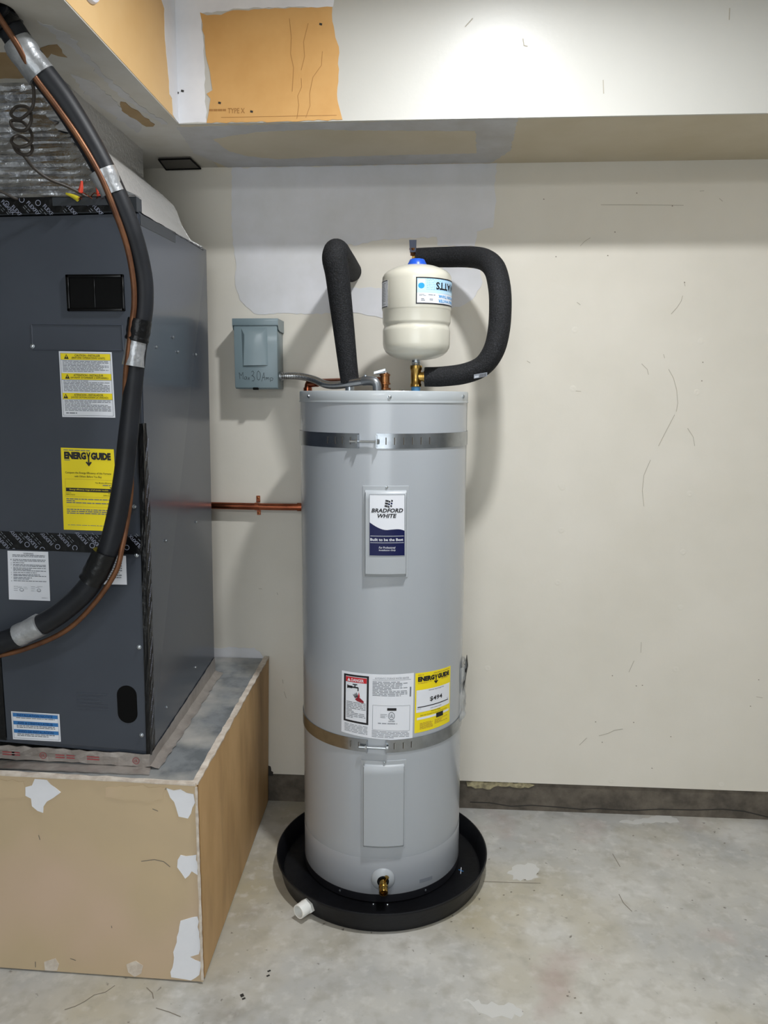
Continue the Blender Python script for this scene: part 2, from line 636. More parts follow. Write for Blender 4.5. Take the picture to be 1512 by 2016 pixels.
# skim coats, bare paper and stains on the walls
patch('plaster_patch', 'Y', WY, [(-0.6172,2.043),(0.1764,2.046),(0.169,1.986),(0.1744,1.952),(0.1692,1.864),(0.1212,1.853),(0.1146,1.81),(0.0035,1.814),(0.0017,1.838),(-0.0914,1.835),(-0.1819,1.829),(-0.2343,1.817),(-0.2714,1.818),(-0.2931,1.791),(-0.3138,1.702),(-0.2436,1.692),(-0.1473,1.692),(-0.1469,1.599),(-0.1968,1.608),(-0.2593,1.619),(-0.4008,1.613),(-0.5593,1.616),(-0.5827,1.636),(-0.6029,1.657),(-0.6161,1.703),(-0.6115,1.764),(-0.6211,1.823),(-0.6236,1.913)], 'mud', wall, seed=2)
patch('plaster_patch', 'Y', WY, [(0.0213,1.754),(0.1327,1.747),(0.1412,1.706),(0.1118,1.655),(0.0739,1.634),(0.0233,1.628)], 'mud', wall, seed=3)
patch('plaster_patch', 'Y', WY, [(-0.752,0.5381),(-0.5813,0.5426),(-0.5612,0.5292),(-0.5447,0.5052),(-0.5451,0.479),(-0.754,0.4731)], 'mud', wall, seed=4)
patch('plaster_patch', 'Y', SY, [(-0.657,2.046),(-0.5848,2.047),(-0.5868,2.109),(-0.5869,2.192),(-0.5913,2.302),(-0.4963,2.311),(-0.2608,2.309),(-0.2503,2.404),(-0.6644,2.416),(-0.6665,2.218)], 'mudwhite', sof, th=.0008, amp=.002, seed=5)
patch('bare_paper_patch', 'Y', SY, [(-0.5937,2.304),(-0.5761,2.297),(-0.5404,2.297),(-0.5106,2.307),(-0.3927,2.308),(-0.2629,2.308),(-0.2631,2.276),(-0.2557,2.239),(-0.247,2.217),(-0.2485,2.152),(-0.2522,2.108),(-0.2447,2.07),(-0.2388,2.048),(-0.3369,2.047),(-0.4567,2.046),(-0.5848,2.046),(-0.5763,2.087),(-0.5728,2.103),(-0.5827,2.115),(-0.5674,2.123),(-0.5713,2.153),(-0.5792,2.192),(-0.5839,2.236)], 'paper', sof, th=.0014, amp=.002, seed=6)
patch('plaster_patch', 'X', BX, [(1.92,2.342),(1.923,2.288),(1.942,2.278),(1.938,2.22),(1.948,2.166),(1.958,2.122),(1.958,2.092),(1.976,2.089),(1.978,2.052),(2.016,2.047),(2.03,2.049),(2.028,2.219),(2.018,2.333),(2.014,2.389)], 'mudwhite', bulk, th=.0008, amp=.002, seed=7)
patch('bare_paper_patch', 'Zd', SZ, [(-0.8105,1.607),(-0.7919,1.59),(-0.7713,1.58),(-0.7525,1.578),(-0.7545,1.601),(-0.7596,1.634),(-0.7746,1.627),(-0.7836,1.615),(-0.7983,1.632),(-0.8109,1.635),(-0.8229,1.647),(-0.8193,1.625)], 'paperdark', bulk, amp=.004, seed=8)
patch('bare_paper_patch', 'Zd', SZ, [(-0.9266,1.604),(-0.8857,1.606),(-0.8652,1.607),(-0.8626,1.623),(-0.9007,1.726),(-0.9566,1.728),(-1.002,1.727)], 'paperdark', bulk, amp=.004, seed=9)
patch('bare_paper_patch', 'Zd', SZ, [(-0.7458,1.87),(-0.7358,1.876),(-0.7353,1.911),(-0.7271,1.928),(-0.7276,1.973),(-0.7212,1.985),(-0.7235,2.003),(-0.7192,2.021),(-0.7292,2.036),(-0.7469,2.035),(-0.7517,2.001),(-0.7616,1.966),(-0.765,1.937),(-0.7577,1.899)], 'paperdark', bulk, amp=.004, seed=10)
patch('plaster_patch', 'Zd', SZ, [(-0.7423,1.481),(-0.708,1.542),(-0.7186,1.701),(-0.7115,1.868),(-0.6851,2.021),(-0.7022,2.02),(-0.7347,1.827),(-0.7285,1.628),(-0.7402,1.527)], 'mudgrey', bulk, th=.0008, amp=.005, seed=15)
patch('plaster_patch', 'Zd', SZ, [(-0.7912,1.714),(-0.7598,1.76),(-0.7595,1.886),(-0.7503,2.02),(-0.7869,2.08),(-0.8039,1.932),(-0.8066,1.794)], 'mudgrey', bulk, th=.0007, amp=.006, seed=16)
patch('plaster_patch', 'Zd', SZ, [(-0.6702,2.044),(-0.5218,2.039),(-0.2791,2.033),(-0.1006,2.031),(0.1965,2.022),(0.204,2.274),(0.1595,2.379),(-0.6291,2.391),(-0.6928,2.251)], 'mudgrey', sof, th=.0008, amp=.003, seed=11)
patch('plaster_patch', 'Zd', SZ, [(-0.6019,2.137),(-0.4724,2.089),(-0.3161,2.079),(-0.1648,2.095),(0.0971,2.109),(0.11,2.29),(-0.046,2.293),(-0.3164,2.301),(-0.4697,2.315),(-0.5508,2.279),(-0.5869,2.235)], 'undercream', sof, th=.0014, amp=.0028, seed=12)
b = B()
strokes(b, 'Y', SY, [[(-0.3695,2.284),(-0.3654,2.241),(-0.3677,2.203),(-0.3604,2.171),(-0.3647,2.116)], [(-0.3228,2.272),(-0.335,2.23),(-0.3324,2.197),(-0.3416,2.165)], [(-0.2881,2.207),(-0.2907,2.175),(-0.3122,2.148),(-0.3208,2.11),(-0.3199,2.082),(-0.3309,2.054)], [(-0.3418,2.146),(-0.3408,2.126),(-0.3512,2.105),(-0.3484,2.083),(-0.3536,2.052)], [(-0.5469,2.058),(-0.3965,2.058),(-0.2536,2.058)]], .0013, 'stain', .0017)
b.build('water_stain', sof, kind='stuff')
b = B()
strokes(b, 'Y', SY, [[(0.0637,2.256),(0.0808,2.274)], [(0.2039,2.225),(0.2068,2.21),(0.2153,2.208)], [(0.4006,2.127),(0.403,2.097)], [(0.6903,2.281),(0.691,2.256)], [(-0.5015,2.305),(-0.4944,2.284)], [(-0.6571,2.3),(-0.6549,2.288)]], .0022, 'scuff')
for q in [(-0.4707,2.071),(-0.2938,2.27),(-0.5521,2.093),(-0.6597,2.119),(-0.6464,2.123)]:
    strokes(b, 'Y', SY, [[q, (q[0] + .004, q[1] - .001)]], .005, 'plaindark', .0018)
b.build('scuff_mark', sof, kind='stuff')
b = B()
sh = Sheet([(-0.5773,2.08),(-0.4809,2.079),(-0.4812,2.067),(-0.5776,2.068)], plane_y(SY), .0014)
sh.text('TYPE X', .5, 0, .95, 1, 'stain', .01)
sh.lines(0, .15, .45, .9, 1, 'stain', word=(.05, .12), name='lettering')
sh.ink['lettering'].build('lettering', sof)
b = B()
sc = [[(0.7367,1.702),(0.7392,1.692)], [(0.7339,1.664),(0.7304,1.648),(0.7187,1.629),(0.7038,1.612)], [(0.6249,1.465),(0.642,1.449),(0.6467,1.433)],
      [(0.6881,1.493),(0.692,1.482)], [(0.7055,1.449),(0.7213,1.423),(0.7331,1.387),(0.7387,1.348),(0.7357,1.323)], [(0.7311,1.312),(0.705,1.255),(0.6887,1.218)],
      [(0.7726,1.272),(0.7906,1.246),(0.7968,1.219)], [(0.6667,1.174),(0.6494,1.127),(0.6473,1.079),(0.6545,1.031)], [(0.4323,1.383),(0.4475,1.382)], [(0.2817,1.473),(0.2911,1.467)],
      [(0.4277,1.809),(0.44,1.822),(0.4556,1.832)], [(0.4248,1.646),(0.4348,1.639)], [(0.6698,0.5934),(0.6703,0.5593)], [(0.6504,0.5314),(0.6362,0.4933)], [(0.5519,0.2743),(0.5811,0.2837),(0.6003,0.295),(0.6263,0.3001)],
      [(0.5127,0.2658),(0.4906,0.2402)], [(1.039,0.4227),(1.058,0.4199)], [(0.7651,1.96),(0.7768,1.961)], [(0.822,1.939),(0.8314,1.931)], [(0.4833,1.925),(0.5667,1.924),(0.7205,1.921)],
      [(-0.4876,0.4355),(-0.486,0.4227)], [(-0.4829,0.3934),(-0.4761,0.3715)], [(-0.5611,0.7425),(-0.5512,0.7422)], [(-0.5014,0.7309),(-0.4987,0.7238)]]
strokes(b, 'Y', WY, sc, .0014, 'scuff')
for q in [(0.3565,1.779),(0.5086,1.781),(0.7362,1.703),(0.8047,1.415),(0.8041,1.47),(0.5839,0.48),(0.6609,0.4481),(0.68,0.4504),(0.6592,0.3242),(0.7794,0.2796),(1.041,0.4797),(1.022,0.391),(0.7258,0.1692),(0.5621,0.2529),(0.5378,0.3219),(0.6881,1.92),(0.5839,1.957),(0.3148,1.943),(0.5262,1.848)]:
    strokes(b, 'Y', WY, [[q, (q[0] + .0018, q[1] - .0006)]], .0026, 'darkscuff')
b.build('scuff_mark', wall, kind='stuff')
for q in [(0.3999,0.7825),(0.4026,1.086),(0.4046,0.951),(0.7827,0.8878),(0.7856,0.71),(0.7915,1.071),(0.7821,0.506),(0.4231,1.39),(0.4221,1.565),(0.3993,1.091),(0.7934,1.38),(0.5994,0.1201),(0.9505,0.1196),(0.7957,1.532),(0.186,0.4926)]:
    b = B()
    b.lathe([(.0115, 0), (.009, .0004), (.006, .0009), (.003, .0006), (0, .0004)], (q[0], WY + .0002, q[1]), 'wall', 14, (0, -1, 0))
    b.build('nail_pop', wall, smooth=50)
patch('broken_corner', 'Y', WY, [(-0.5445,0.1324),(-0.5325,0.1273),(-0.531,0.1128),(-0.5241,0.1076),(-0.5244,0.0948),(-0.5452,0.094)], 'plaindark', wall, amp=.001, step=.004, seed=13)
patch('torn_edge', 'Y', WY + .007, [(0.1254,0.098),(0.3301,0.0988),(0.3503,0.0924),(0.3306,0.0826),(0.2804,0.0824),(0.23,0.0858),(0.2052,0.0722),(0.1546,0.0738),(0.1292,0.0801)], 'ragged', curb, th=.004, amp=.004, seed=14)
b = B()
strokes(b, 'Y', WY + .007, [[(0.1405,0.0226),(0.2041,0.0229),(0.2748,0.0129),(0.3447,0.0196),(0.4427,0.016),(0.5125,0.0114),(0.5539,0.0169),(0.6647,0.0139),(0.7605,0.0232),(0.8834,0.0253),(0.9646,0.0317),(1.033,0.027),(1.109,0.0101)]], .003, 'plaindark')
b.build('crack', curb, kind='stuff')
# marks on the floor
b = B()
strokes(b, 'Z', 0, [[(-0.7232,1.552),(-0.7365,1.531),(-0.7587,1.521),(-0.7715,1.501),(-0.7864,1.486),(-0.805,1.475)], [(-0.6468,1.551),(-0.6276,1.536),(-0.6194,1.52)], [(-0.6032,1.494),(-0.5701,1.485),(-0.5407,1.474)], [(0.1586,2.004),(0.2365,2.005),(0.3204,2.008)],
    [(0.5314,1.974),(0.5343,1.938),(0.5485,1.904)], [(0.5577,2.166),(0.5648,2.103)]], .0018, 'darkscuff', .0005)
for q in [(0.2104,1.947),(0.2323,1.962),(0.2969,1.973),(0.3717,1.958),(0.0633,1.828),(0.6435,2.269),(0.9158,2.248),(0.751,2.173),(0.3242,1.594),(0.3402,1.589),(0.3456,1.546),(0.2771,2.02),(0.1188,1.807)]:
    strokes(b, 'Z', 0, [[q, (q[0] + .003, q[1] + .001)]], .0035, 'darkscuff', .0005)
for q in [(-0.421,1.54),(-0.4161,1.533),(-0.4234,1.544),(-0.3756,1.606),(-0.3766,1.621)]:
    strokes(b, 'Z', 0, [[q, (q[0] + .004, q[1] + .003)]], .005, 'plaindark', .0005)
b.build('floor_mark', floor, kind='stuff')
k = 20
for pts in ([(0.2357,2.059),(0.2637,2.092),(0.3082,2.1),(0.3266,2.076),(0.3181,2.035),(0.2858,2.018),(0.2438,2.018)], [(0.0826,1.561),(0.1215,1.57),(0.1398,1.556),(0.1884,1.566),(0.2153,1.549),(0.2183,1.534),(0.1797,1.523),(0.1377,1.526),(0.1061,1.551)], [(0.6191,2.347),(0.6852,2.367),(0.7723,2.409),(0.7964,2.444),(0.8005,2.411),(0.8158,2.361),(0.7502,2.356),(0.6779,2.338)]):
    k += 1
    patch('plaster_smear', 'Z', 0, pts, 'smear', floor, th=.0003, amp=.008, step=.01, seed=k)

# ---------------------------------------------------------------- platform under the furnace
PT = 0.492
plat = thing('furnace_platform', (-1.1, 1.98, 0), 'boxed drywall platform with white patches under the furnace', 'platform')
PXF = -0.5195
b = B(); b.hexa([(XL, 1.60, .004), (PXF, 1.5735, .004), (PXF - .013, 1.586, .004), (XL, 1.613, .004), (XL, 1.60, .5), (PXF, 1.5735, .495), (PXF - .013, 1.586, .495), (XL, 1.613, .5)], 'platfront')
front = b.build('front_board', plat)
b = B(); b.hexa([(PXF - .0005, 1.5865, .004), (-.5425, WY - .004, .004), (-.556, WY - .004, .004), (PXF - .0135, 1.5865, .004), (PXF - .0005, 1.5865, .494), (-.5315, WY - .004, .513), (-.545, WY - .004, .513), (PXF - .0135, 1.5865, .494)], 'platside')
side = b.build('side_board', plat)
b = B(); b.hexa([(XL, 1.614, .47), (PXF - .0145, 1.588, .47), (-.547, WY - .005, .486), (XL, WY - .005, .486), (XL, 1.614, PT), (PXF - .0145, 1.588, PT - .002), (-.547, WY - .005, .508), (XL, WY - .005, .508)], 'sheet')
b.build('top_sheet', plat)
# ragged plaster edges
rng = random.Random(3)
def ragged_strip(p0, p1, w, h, k, name, n=40):
    b = B()
    p0, p1 = Vector(p0), Vector(p1)
    d = (p1 - p0)
    vs, fs = [], []
    for i in range(n + 1):
        c = p0 + d * i / n
        ww = Vector(w) * rng.uniform(.75, 1.15)
        hh = Vector(h) * rng.uniform(.6, 1.25)
        vs += [c - ww / 2, c + ww / 2, c + ww / 2 + hh, c - ww / 2 + hh]
    for i in range(n):
        o = 4 * i
        for j in range(4):
            fs.append((o + j, o + (j + 1) % 4, o + 4 + (j + 1) % 4, o + 4 + j))
    fs += [(3, 2, 1, 0), (4 * n, 4 * n + 1, 4 * n + 2, 4 * n + 3)]
    b.add(vs, fs, k)
    return b.build(name, plat)
ragged_strip((XL, 1.6075, .4995), (PXF - .003, 1.5795, .4945), (0, .017, 0), (0, 0, .0035), 'edgewhite', 'plaster_edge')
ragged_strip((PXF - .007, 1.578, .4935), (-.538, WY - .006, .513), (.017, 0, 0), (0, 0, .004), 'edgewhite', 'plaster_edge')
ragged_strip((PXF - .001, 1.5725, .01), (PXF - .001, 1.5725, .492), (.006, .0, 0), (0, -.0025, 0), 'edgewhite', 'corner_edge')
fr = lambda q, h: Vector((q[0], 1.5735 - h + (q[0] - PXF) * -.0215, q[1]))
def front_patch(pts, k, seed, th=.0012):
    rr = random.Random(seed)
    o = rough_outline(pts, .004, .012, rr)
    b = B()
    b.prism([fr(q, th) for q in o], [fr(q, -.001) for q in o], k)
    b.build('plaster_patch', front)
for i, pts in enumerate(([(-0.8996,0.4918),(-0.8708,0.4906),(-0.852,0.473),(-0.8394,0.462),(-0.858,0.4475),(-0.8741,0.4376),(-0.8848,0.4094),(-0.8979,0.4135),(-0.9106,0.4245),(-0.9116,0.443),(-0.9246,0.4494),(-0.9232,0.4702),(-0.9073,0.4754)],
                         [(-0.5896,0.485),(-0.5572,0.484),(-0.5274,0.4739),(-0.5246,0.4536),(-0.5423,0.4141),(-0.5639,0.4177),(-0.5696,0.4404),(-0.5818,0.4626)],
                         [(-0.5629,0.3232),(-0.5256,0.3263),(-0.5241,0.276),(-0.5379,0.2847),(-0.5539,0.2652),(-0.5622,0.2788),(-0.5718,0.2924),(-0.5699,0.3112)],
                         [(-0.5686,0.1578),(-0.5283,0.1718),(-0.5255,0.1193),(-0.5278,0.0758),(-0.5495,0.0673),(-0.5239,0.0566),(-0.5285,0.0222),(-0.5492,0.0063),(-0.5626,0.008),(-0.5963,0.0109),(-0.5877,0.0627),(-0.579,0.1164)],
                         [(-0.9064,0.0274),(-0.8781,0.0389),(-0.8698,0.0246),(-0.8755,0.0069),(-0.9055,0.0052)],
                         [(-0.7041,0.0357),(-0.6809,0.0468),(-0.6633,0.0356),(-0.6687,0.0157),(-0.685,0.0049),(-0.7004,0.0163)])):
    front_patch(pts, 'mudwhite' if i < 4 else 'edgewhite', 30 + i)
for i, pts in enumerate(([(-0.7323,0.4783),(-0.6707,0.4876),(-0.5925,0.4861),(-0.598,0.4563),(-0.6461,0.4498),(-0.6985,0.4522),(-0.7335,0.4554)], [(-1.007,0.4876),(-0.9267,0.4839),(-0.9246,0.4494),(-0.9564,0.4412),(-1.01,0.4413)])):
    front_patch(pts, 'edgewhite' if i > 5 else 'platfront', 50 + i, .0008)
b = B()
for ln in ([(-0.6565,0.3018),(-0.6253,0.308),(-0.6034,0.3043),(-0.5885,0.2919)], [(-0.8995,0.3528),(-0.8967,0.3412)], [(-0.9286,0.0262),(-0.9291,0.0113)], [(-0.8413,0.041),(-0.8278,0.0368)], [(-0.7356,0.1337),(-0.735,0.1275)], [(-0.6246,0.4329),(-0.6118,0.428)], [(-0.5932,0.4807),(-0.59,0.4854)]):
    for i in range(len(ln) - 1):
        a, c = Vector(ln[i]), Vector(ln[i + 1])
        n = Vector((-(c - a).y, (c - a).x)).normalized() * .0009
        b.add([fr(a - n, .0006), fr(c - n, .0006), fr(c + n, .0006), fr(a + n, .0006)], [(0, 1, 2, 3)], 'darkscuff')
b.build('scuff_mark', front, kind='stuff')
# plaster drips on the side board
b = B()
for i in range(26):
    y = rng.uniform(1.72, 2.2); z = rng.uniform(.22, .44); l = rng.uniform(.01, .045)
    x = PXF - (y - 1.5865) / .803 * .0175 + .0006
    b.add([(x, y - .0012, z), (x, y + .0012, z), (x, y + .0012, z + l), (x, y - .0012, z + l)], [(0, 1, 2, 3)], 'edgewhite')
b.build('plaster_drip', side, kind='stuff')

# ---------------------------------------------------------------- furnace
furn = thing('furnace', (-1.0, 1.95, .51), 'dark grey upright furnace cabinet with yellow and white labels on the platform', 'furnace')
FX0 = -1.42
FBR, FTR = (-.657, .518), (-.632, 1.745)     # front right edge (x, z) bottom and top
def side_x(y, z):
    t = (z - .518) / 1.227
    u = (y - 1.655) / .595
    return (-.657 + .025 * t) * (1 - u) + (-.674 + .0115 * t) * u
b = B()
b.hexa([(FX0, 1.661, .565), (-.657, 1.661, .518), (-.674, 2.25, .540), (FX0, 2.25, .585),
        (FX0, 1.661, 1.728), (-.632, 1.661, 1.745), (-.6625, 2.25, 1.780), (FX0, 2.25, 1.765)], 'furnside')
b.build('cabinet', furn)
def fbox(name, x0, x1l, z0l, z0r, z1l, z1r, y, k='furn', x1t=None, d=.0065):
    b = B()
    x1t = x1l if x1t is None else x1t
    b.hexa([(x0, y, z0l), (x1l, y, z0r), (x1l, y + d, z0r), (x0, y + d, z0l), (x0, y, z1l), (x1t, y, z1r), (x1t, y + d, z1r), (x0, y + d, z1l)], k)
    return b.build(name, furn)
up_door = fbox('upper_door', -1.40, -.6485, 1.06, 1.046, 1.733, 1.742, 1.655, x1t=-.634)
lo_door = fbox('lower_door', -1.003, -.661, .5495, .532, 1.012, 1.004, 1.655, x1t=-.6505)
fbox('lower_side_panel', -1.40, -1.009, .565, .55, 1.02, 1.013, 1.656)
rim = fbox('top_rim', -1.42, -.634, 1.735, 1.746, 1.778, 1.777, 1.652, 'furnrim', d=.03)
# raised rectangle pressed into the upper door
b = B()
q = [(-0.8808,1.514),(-0.6783,1.512),(-0.6774,1.458),(-0.8821,1.459)]
for i in range(4):
    a, c = Vector(q[i]), Vector(q[(i + 1) % 4])
    n = Vector((-(c - a).y, (c - a).x)).normalized() * .0015
    b.add([(a.x - n.x, 1.6551, a.y - n.y), (c.x - n.x, 1.6551, c.y - n.y), (c.x, 1.6535, c.y), (a.x, 1.6535, a.y), (c.x + n.x, 1.6551, c.y + n.y), (a.x + n.x, 1.6551, a.y + n.y)], [(0, 1, 2, 3), (3, 2, 4, 5)], 'furn')
b.build('pressed_panel', furn)
# sight window
w = [(-0.797,1.618),(-0.6689,1.616),(-0.6724,1.541),(-0.8002,1.542)]
x0, x1, z0, z1 = w[0][0], w[1][0], w[2][1], w[0][1]
b = B()
t = .007
b.bbox((x0, 1.650, z1 - t), (x1, 1.656, z1), 'blackgloss', .0015)
b.bbox((x0, 1.650, z0), (x1, 1.656, z0 + t), 'blackgloss', .0015)
b.bbox((x0, 1.650, z0), (x0 + t, 1.656, z1), 'blackgloss', .0015)
b.bbox((x1 - t, 1.650, z0), (x1, 1.656, z1), 'blackgloss', .0015)
xm = x0 + (x1 - x0) * .485
b.bbox((xm - .0018, 1.651, z0 + t), (xm + .0018, 1.656, z1 - t), 'blackgloss', .001)
win = b.build('window_frame', furn, smooth=40)
for a, c in ((x0 + t, xm - .0018), (xm + .0018, x1 - t)):
    b = B(); b.box((a, 1.6535, z0 + t), (c, 1.6565, z1 - t), 'blackgloss'); b.build('pane', win)
# oval knock-out in the lower door
b = B()
o = [(-0.7274,0.6926),(-0.6801,0.694),(-0.6842,0.6004),(-0.7319,0.5988)]
ox = (o[0][0] + o[2][0]) / 2 ; r = abs(o[1][0] - o[0][0]) / 2 ; oz0, oz1 = o[2][1] + r, o[0][1] - r
ring = [(ox + r * cos(a), oz1 + r * sin(a)) for a in [pi * i / 12 for i in range(13)]] + [(ox + r * cos(a), oz0 + r * sin(a)) for a in [pi + pi * i / 12 for i in range(13)]]
b.prism([(x, 1.6543, z) for x, z in ring], [(x, 1.656, z) for x, z in ring], 'blackmatte')
b.build('oval_opening', furn)
# faint embossed text block
b = B()
eb = Sheet([(-0.8272,0.6735),(-0.7516,0.6708),(-0.7514,0.6258),(-0.8272,0.6284)], plane_y(1.655), .0003)
eb.lines(0, 0, 1, 1, 5, 'furnside', .35, name='embossed_text')
eb.ink['embossed_text'].build('embossed_text', furn)
for px in [(-0.6676,1.114),(-0.6678,1.003),(-0.6713,0.7863),(-0.6745,0.5718),(-0.8815,1.467)]:
    screw_head((px[0], 1.655, px[1]), (0, -1, 0), .0042, furn)
for q in [(1.76,1.472),(1.936,1.472),(2.108,1.475),(2.08,1.011),(1.805,1.009),(2.043,0.5977),(1.782,0.5884),(1.894,1.505)]:
    if q[0] < 2.24:
        screw_head((side_x(q[0], q[1]), q[0], q[1]), (1, 0, 0), .0032, furn)
# seam strip high on the side
b = B()
pA, pB = (1.665, 1.722), (1.93, 1.738)
for (a, c) in ((pA, pB),):
    b.add([(side_x(a[0], a[1]) + .0012, a[0], a[1]), (side_x(c[0], c[1]) + .0012, c[0], c[1]), (side_x(c[0], 1.762) + .0012, c[0], 1.762), (side_x(a[0], 1.744) + .0012, a[0], 1.744),
           (side_x(a[0], a[1]) - .001, a[0], a[1] - .003), (side_x(c[0], c[1]) - .001, c[0], c[1] - .003)], [(0, 1, 2, 3), (4, 5, 1, 0)], 'furnrim')
b.build('side_flange', furn)

# black printed tape
def wrinkled(name, corners, k, parent, nu=30, nv=3, amp=.0008, seed=1, th=.0012, edge=0.0):
    rr = random.Random(seed)
    c = [Vector(q) for q in corners]
    nrm = (c[1] - c[0]).cross(c[3] - c[0]).normalized()
    b = B()
    vs, fs = [], []
    for i in range(nu + 1):
        for j in range(nv + 1):
            u, v = i / nu, j / nv
            p = c[0].lerp(c[1], u).lerp(c[3].lerp(c[2], u), v)
            if j in (0, nv):
                p = p + (c[3] - c[0]).normalized() * rr.uniform(-edge, edge)
            vs.append(p + nrm * (th + rr.uniform(-amp, amp) * (0.3 if j in (0, nv) else 1)))
    for i in range(nu):
        for j in range(nv):
            a = i * (nv + 1) + j
            fs.append((a, a + nv + 1, a + nv + 2, a + 1))
    n0 = len(vs)
    rim = [i * (nv + 1) for i in range(nu + 1)]
    rim2 = [i * (nv + 1) + nv for i in range(nu + 1)]
    for lst in (rim, rim2):
        for i in lst:
            vs.append(vs[i] - nrm * (th + .0015))
    for q, lst in enumerate((rim, rim2)):
        o = n0 + q * (nu + 1)
        for i in range(nu):
            fs.append((lst[i], lst[i + 1], o + i + 1, o + i))
    b.add(vs, fs, k)
    return b.build(name, parent)
tp = wrinkled('black_tape', [(-1.40, 1.652, 1.738), (-.652, 1.652, 1.747), (-.652, 1.652, 1.7775), (-1.40, 1.652, 1.777)], 'tapeblack', furn, 50, 2, .0005, 5)
def tape_print(parent, spots, size, ang, y, zlim, k='tapeprint'):
    class Clip(B):
        def add(s, v, f, k):
            f = [q for q in f if all(zlim[0] < v[i][2] < zlim[1] and v[i][0] < -.655 for i in q)]
            B.add(s, v, f, k)
    v, f, asp = text2d('FLEXFIX', .01)
    ca, sa = cos(ang), sin(ang)
    for (x, z) in spots:
        b = Clip()
        pts = []
        for (u, w) in v:
            a, c = (u - .5) * size * asp * .9, (w - .5) * size
            pts.append((x + a * ca - c * sa, y, z + a * sa + c * ca))
        b.add(pts, f, k)
        # listing mark ring and a row of small print beside each word
        cx, cz = x - .030 * ca + .006 * sa, z - .030 * sa - .006 * ca
        n = 12
        b.add([(cx + .0062 * cos(2 * pi * i / n), y, cz + .0062 * sin(2 * pi * i / n)) for i in range(n)] + [(cx + .0048 * cos(2 * pi * i / n), y, cz + .0048 * sin(2 * pi * i / n)) for i in range(n)],
              [(i, (i + 1) % n, n + (i + 1) % n, n + i) for i in range(n)], k)
        for row in (1.1, 1.7):
            for s0 in (-.018, -.008, .004, .014):
                a0, a1 = s0, s0 + .007
                cc = [(a0, -size * row), (a1, -size * row), (a1, -size * row - .0016), (a0, -size * row - .0016)]
                b.add([(x + a * ca - c * sa, y, z + a * sa + c * ca) for a, c in cc], [(0, 1, 2, 3)], 'midgrey')
        if b.f:
            b.build('tape_lettering', parent, kind='stuff')
tape_print(tp, [(-0.9138,1.757),(-0.8581,1.754),(-0.8227,1.747),(-0.8922,1.746),(-0.7704,1.746),(-0.7139,1.746),(-0.9546,1.754)], .008, -math.radians(48), 1.6498, (1.740, 1.776))
grey_strip = fbox('grey_strip', -.815, -.69, 1.7585, 1.759, 1.7755, 1.775, 1.6485, 'furnrim', d=.003)
tp = wrinkled('black_tape', [(-1.40, 1.6545, 1.023), (-.653, 1.6545, 1.004), (-.650, 1.6545, 1.046), (-1.40, 1.6545, 1.062)], 'tapeblack', furn, 50, 3, .0006, 6)
tape_print(tp, [(-0.9457,1.042),(-0.8743,1.038),(-0.834,1.036),(-0.9105,1.031),(-0.7933,1.042),(-0.7608,1.031),(-0.6688,1.035),(-0.9778,1.027),(-0.7132,1.039)], .008, math.radians(132), 1.6518, (1.012, 1.054))
# corner tape, front leg and side leg
tp = wrinkled('black_tape', [(-.665, 1.6545, .52), (-.655, 1.6545, .52), (-.6405, 1.6545, 1.30), (-.6525, 1.6545, 1.30)], 'tapeblack', furn, 3, 40, .0008, 7, edge=.001)
b = B()
rr = random.Random(9)
n = 44
vs, fs = [], []
for i in range(n + 1):
    z = .512 + (1.30 - .512) * i / n
    for j, y in enumerate((1.6535, 1.665, 1.676, 1.688)):
        yy = y + (rr.uniform(-.0015, .0015) if j == 3 else 0) - max(0, (z - 1.15)) * .1 * (j / 3)
        vs.append((side_x(yy, z) + .0016 + rr.uniform(-.0007, .0007), yy, z))
for i in range(n):
    for j in range(3):
        a = i * 4 + j
        fs.append((a, a + 1, a + 5, a + 4))
b.add(vs, fs, 'tapeblack')
leg = b.build('black_tape', furn, smooth=60)
b = B()
for i in range(17):
    z = .56 + i * .042
    for y0 in (1.668, 1.678):
        pts = []
        v, f, asp = text2d('FLEXFIX', .01)
        for (u, w) in v:
            a, c = (u - .5) * .030, (w - .5) * .0055
            yy, zz = y0 + a * .28 - c * .96, z + a * .96 + c * .28 + (0.02 if y0 > 1.67 else 0)
            if yy > 1.6535:
                pts.append((side_x(yy, zz) + .0026, yy, zz))
            else:
                pts.append((side_x(1.6535, zz) + .0026, 1.6535, zz))
        b.add(pts, f, 'tapeprint' if i % 3 else 'midgrey')
b.build('tape_lettering', leg, kind='stuff')
tp = wrinkled('black_tape', [(-1.045, 1.6545, .55), (-1.004, 1.6545, .548), (-1.004, 1.6545, .80), (-1.045, 1.6545, .81)], 'tapeblack', furn, 4, 14, .0008, 8)
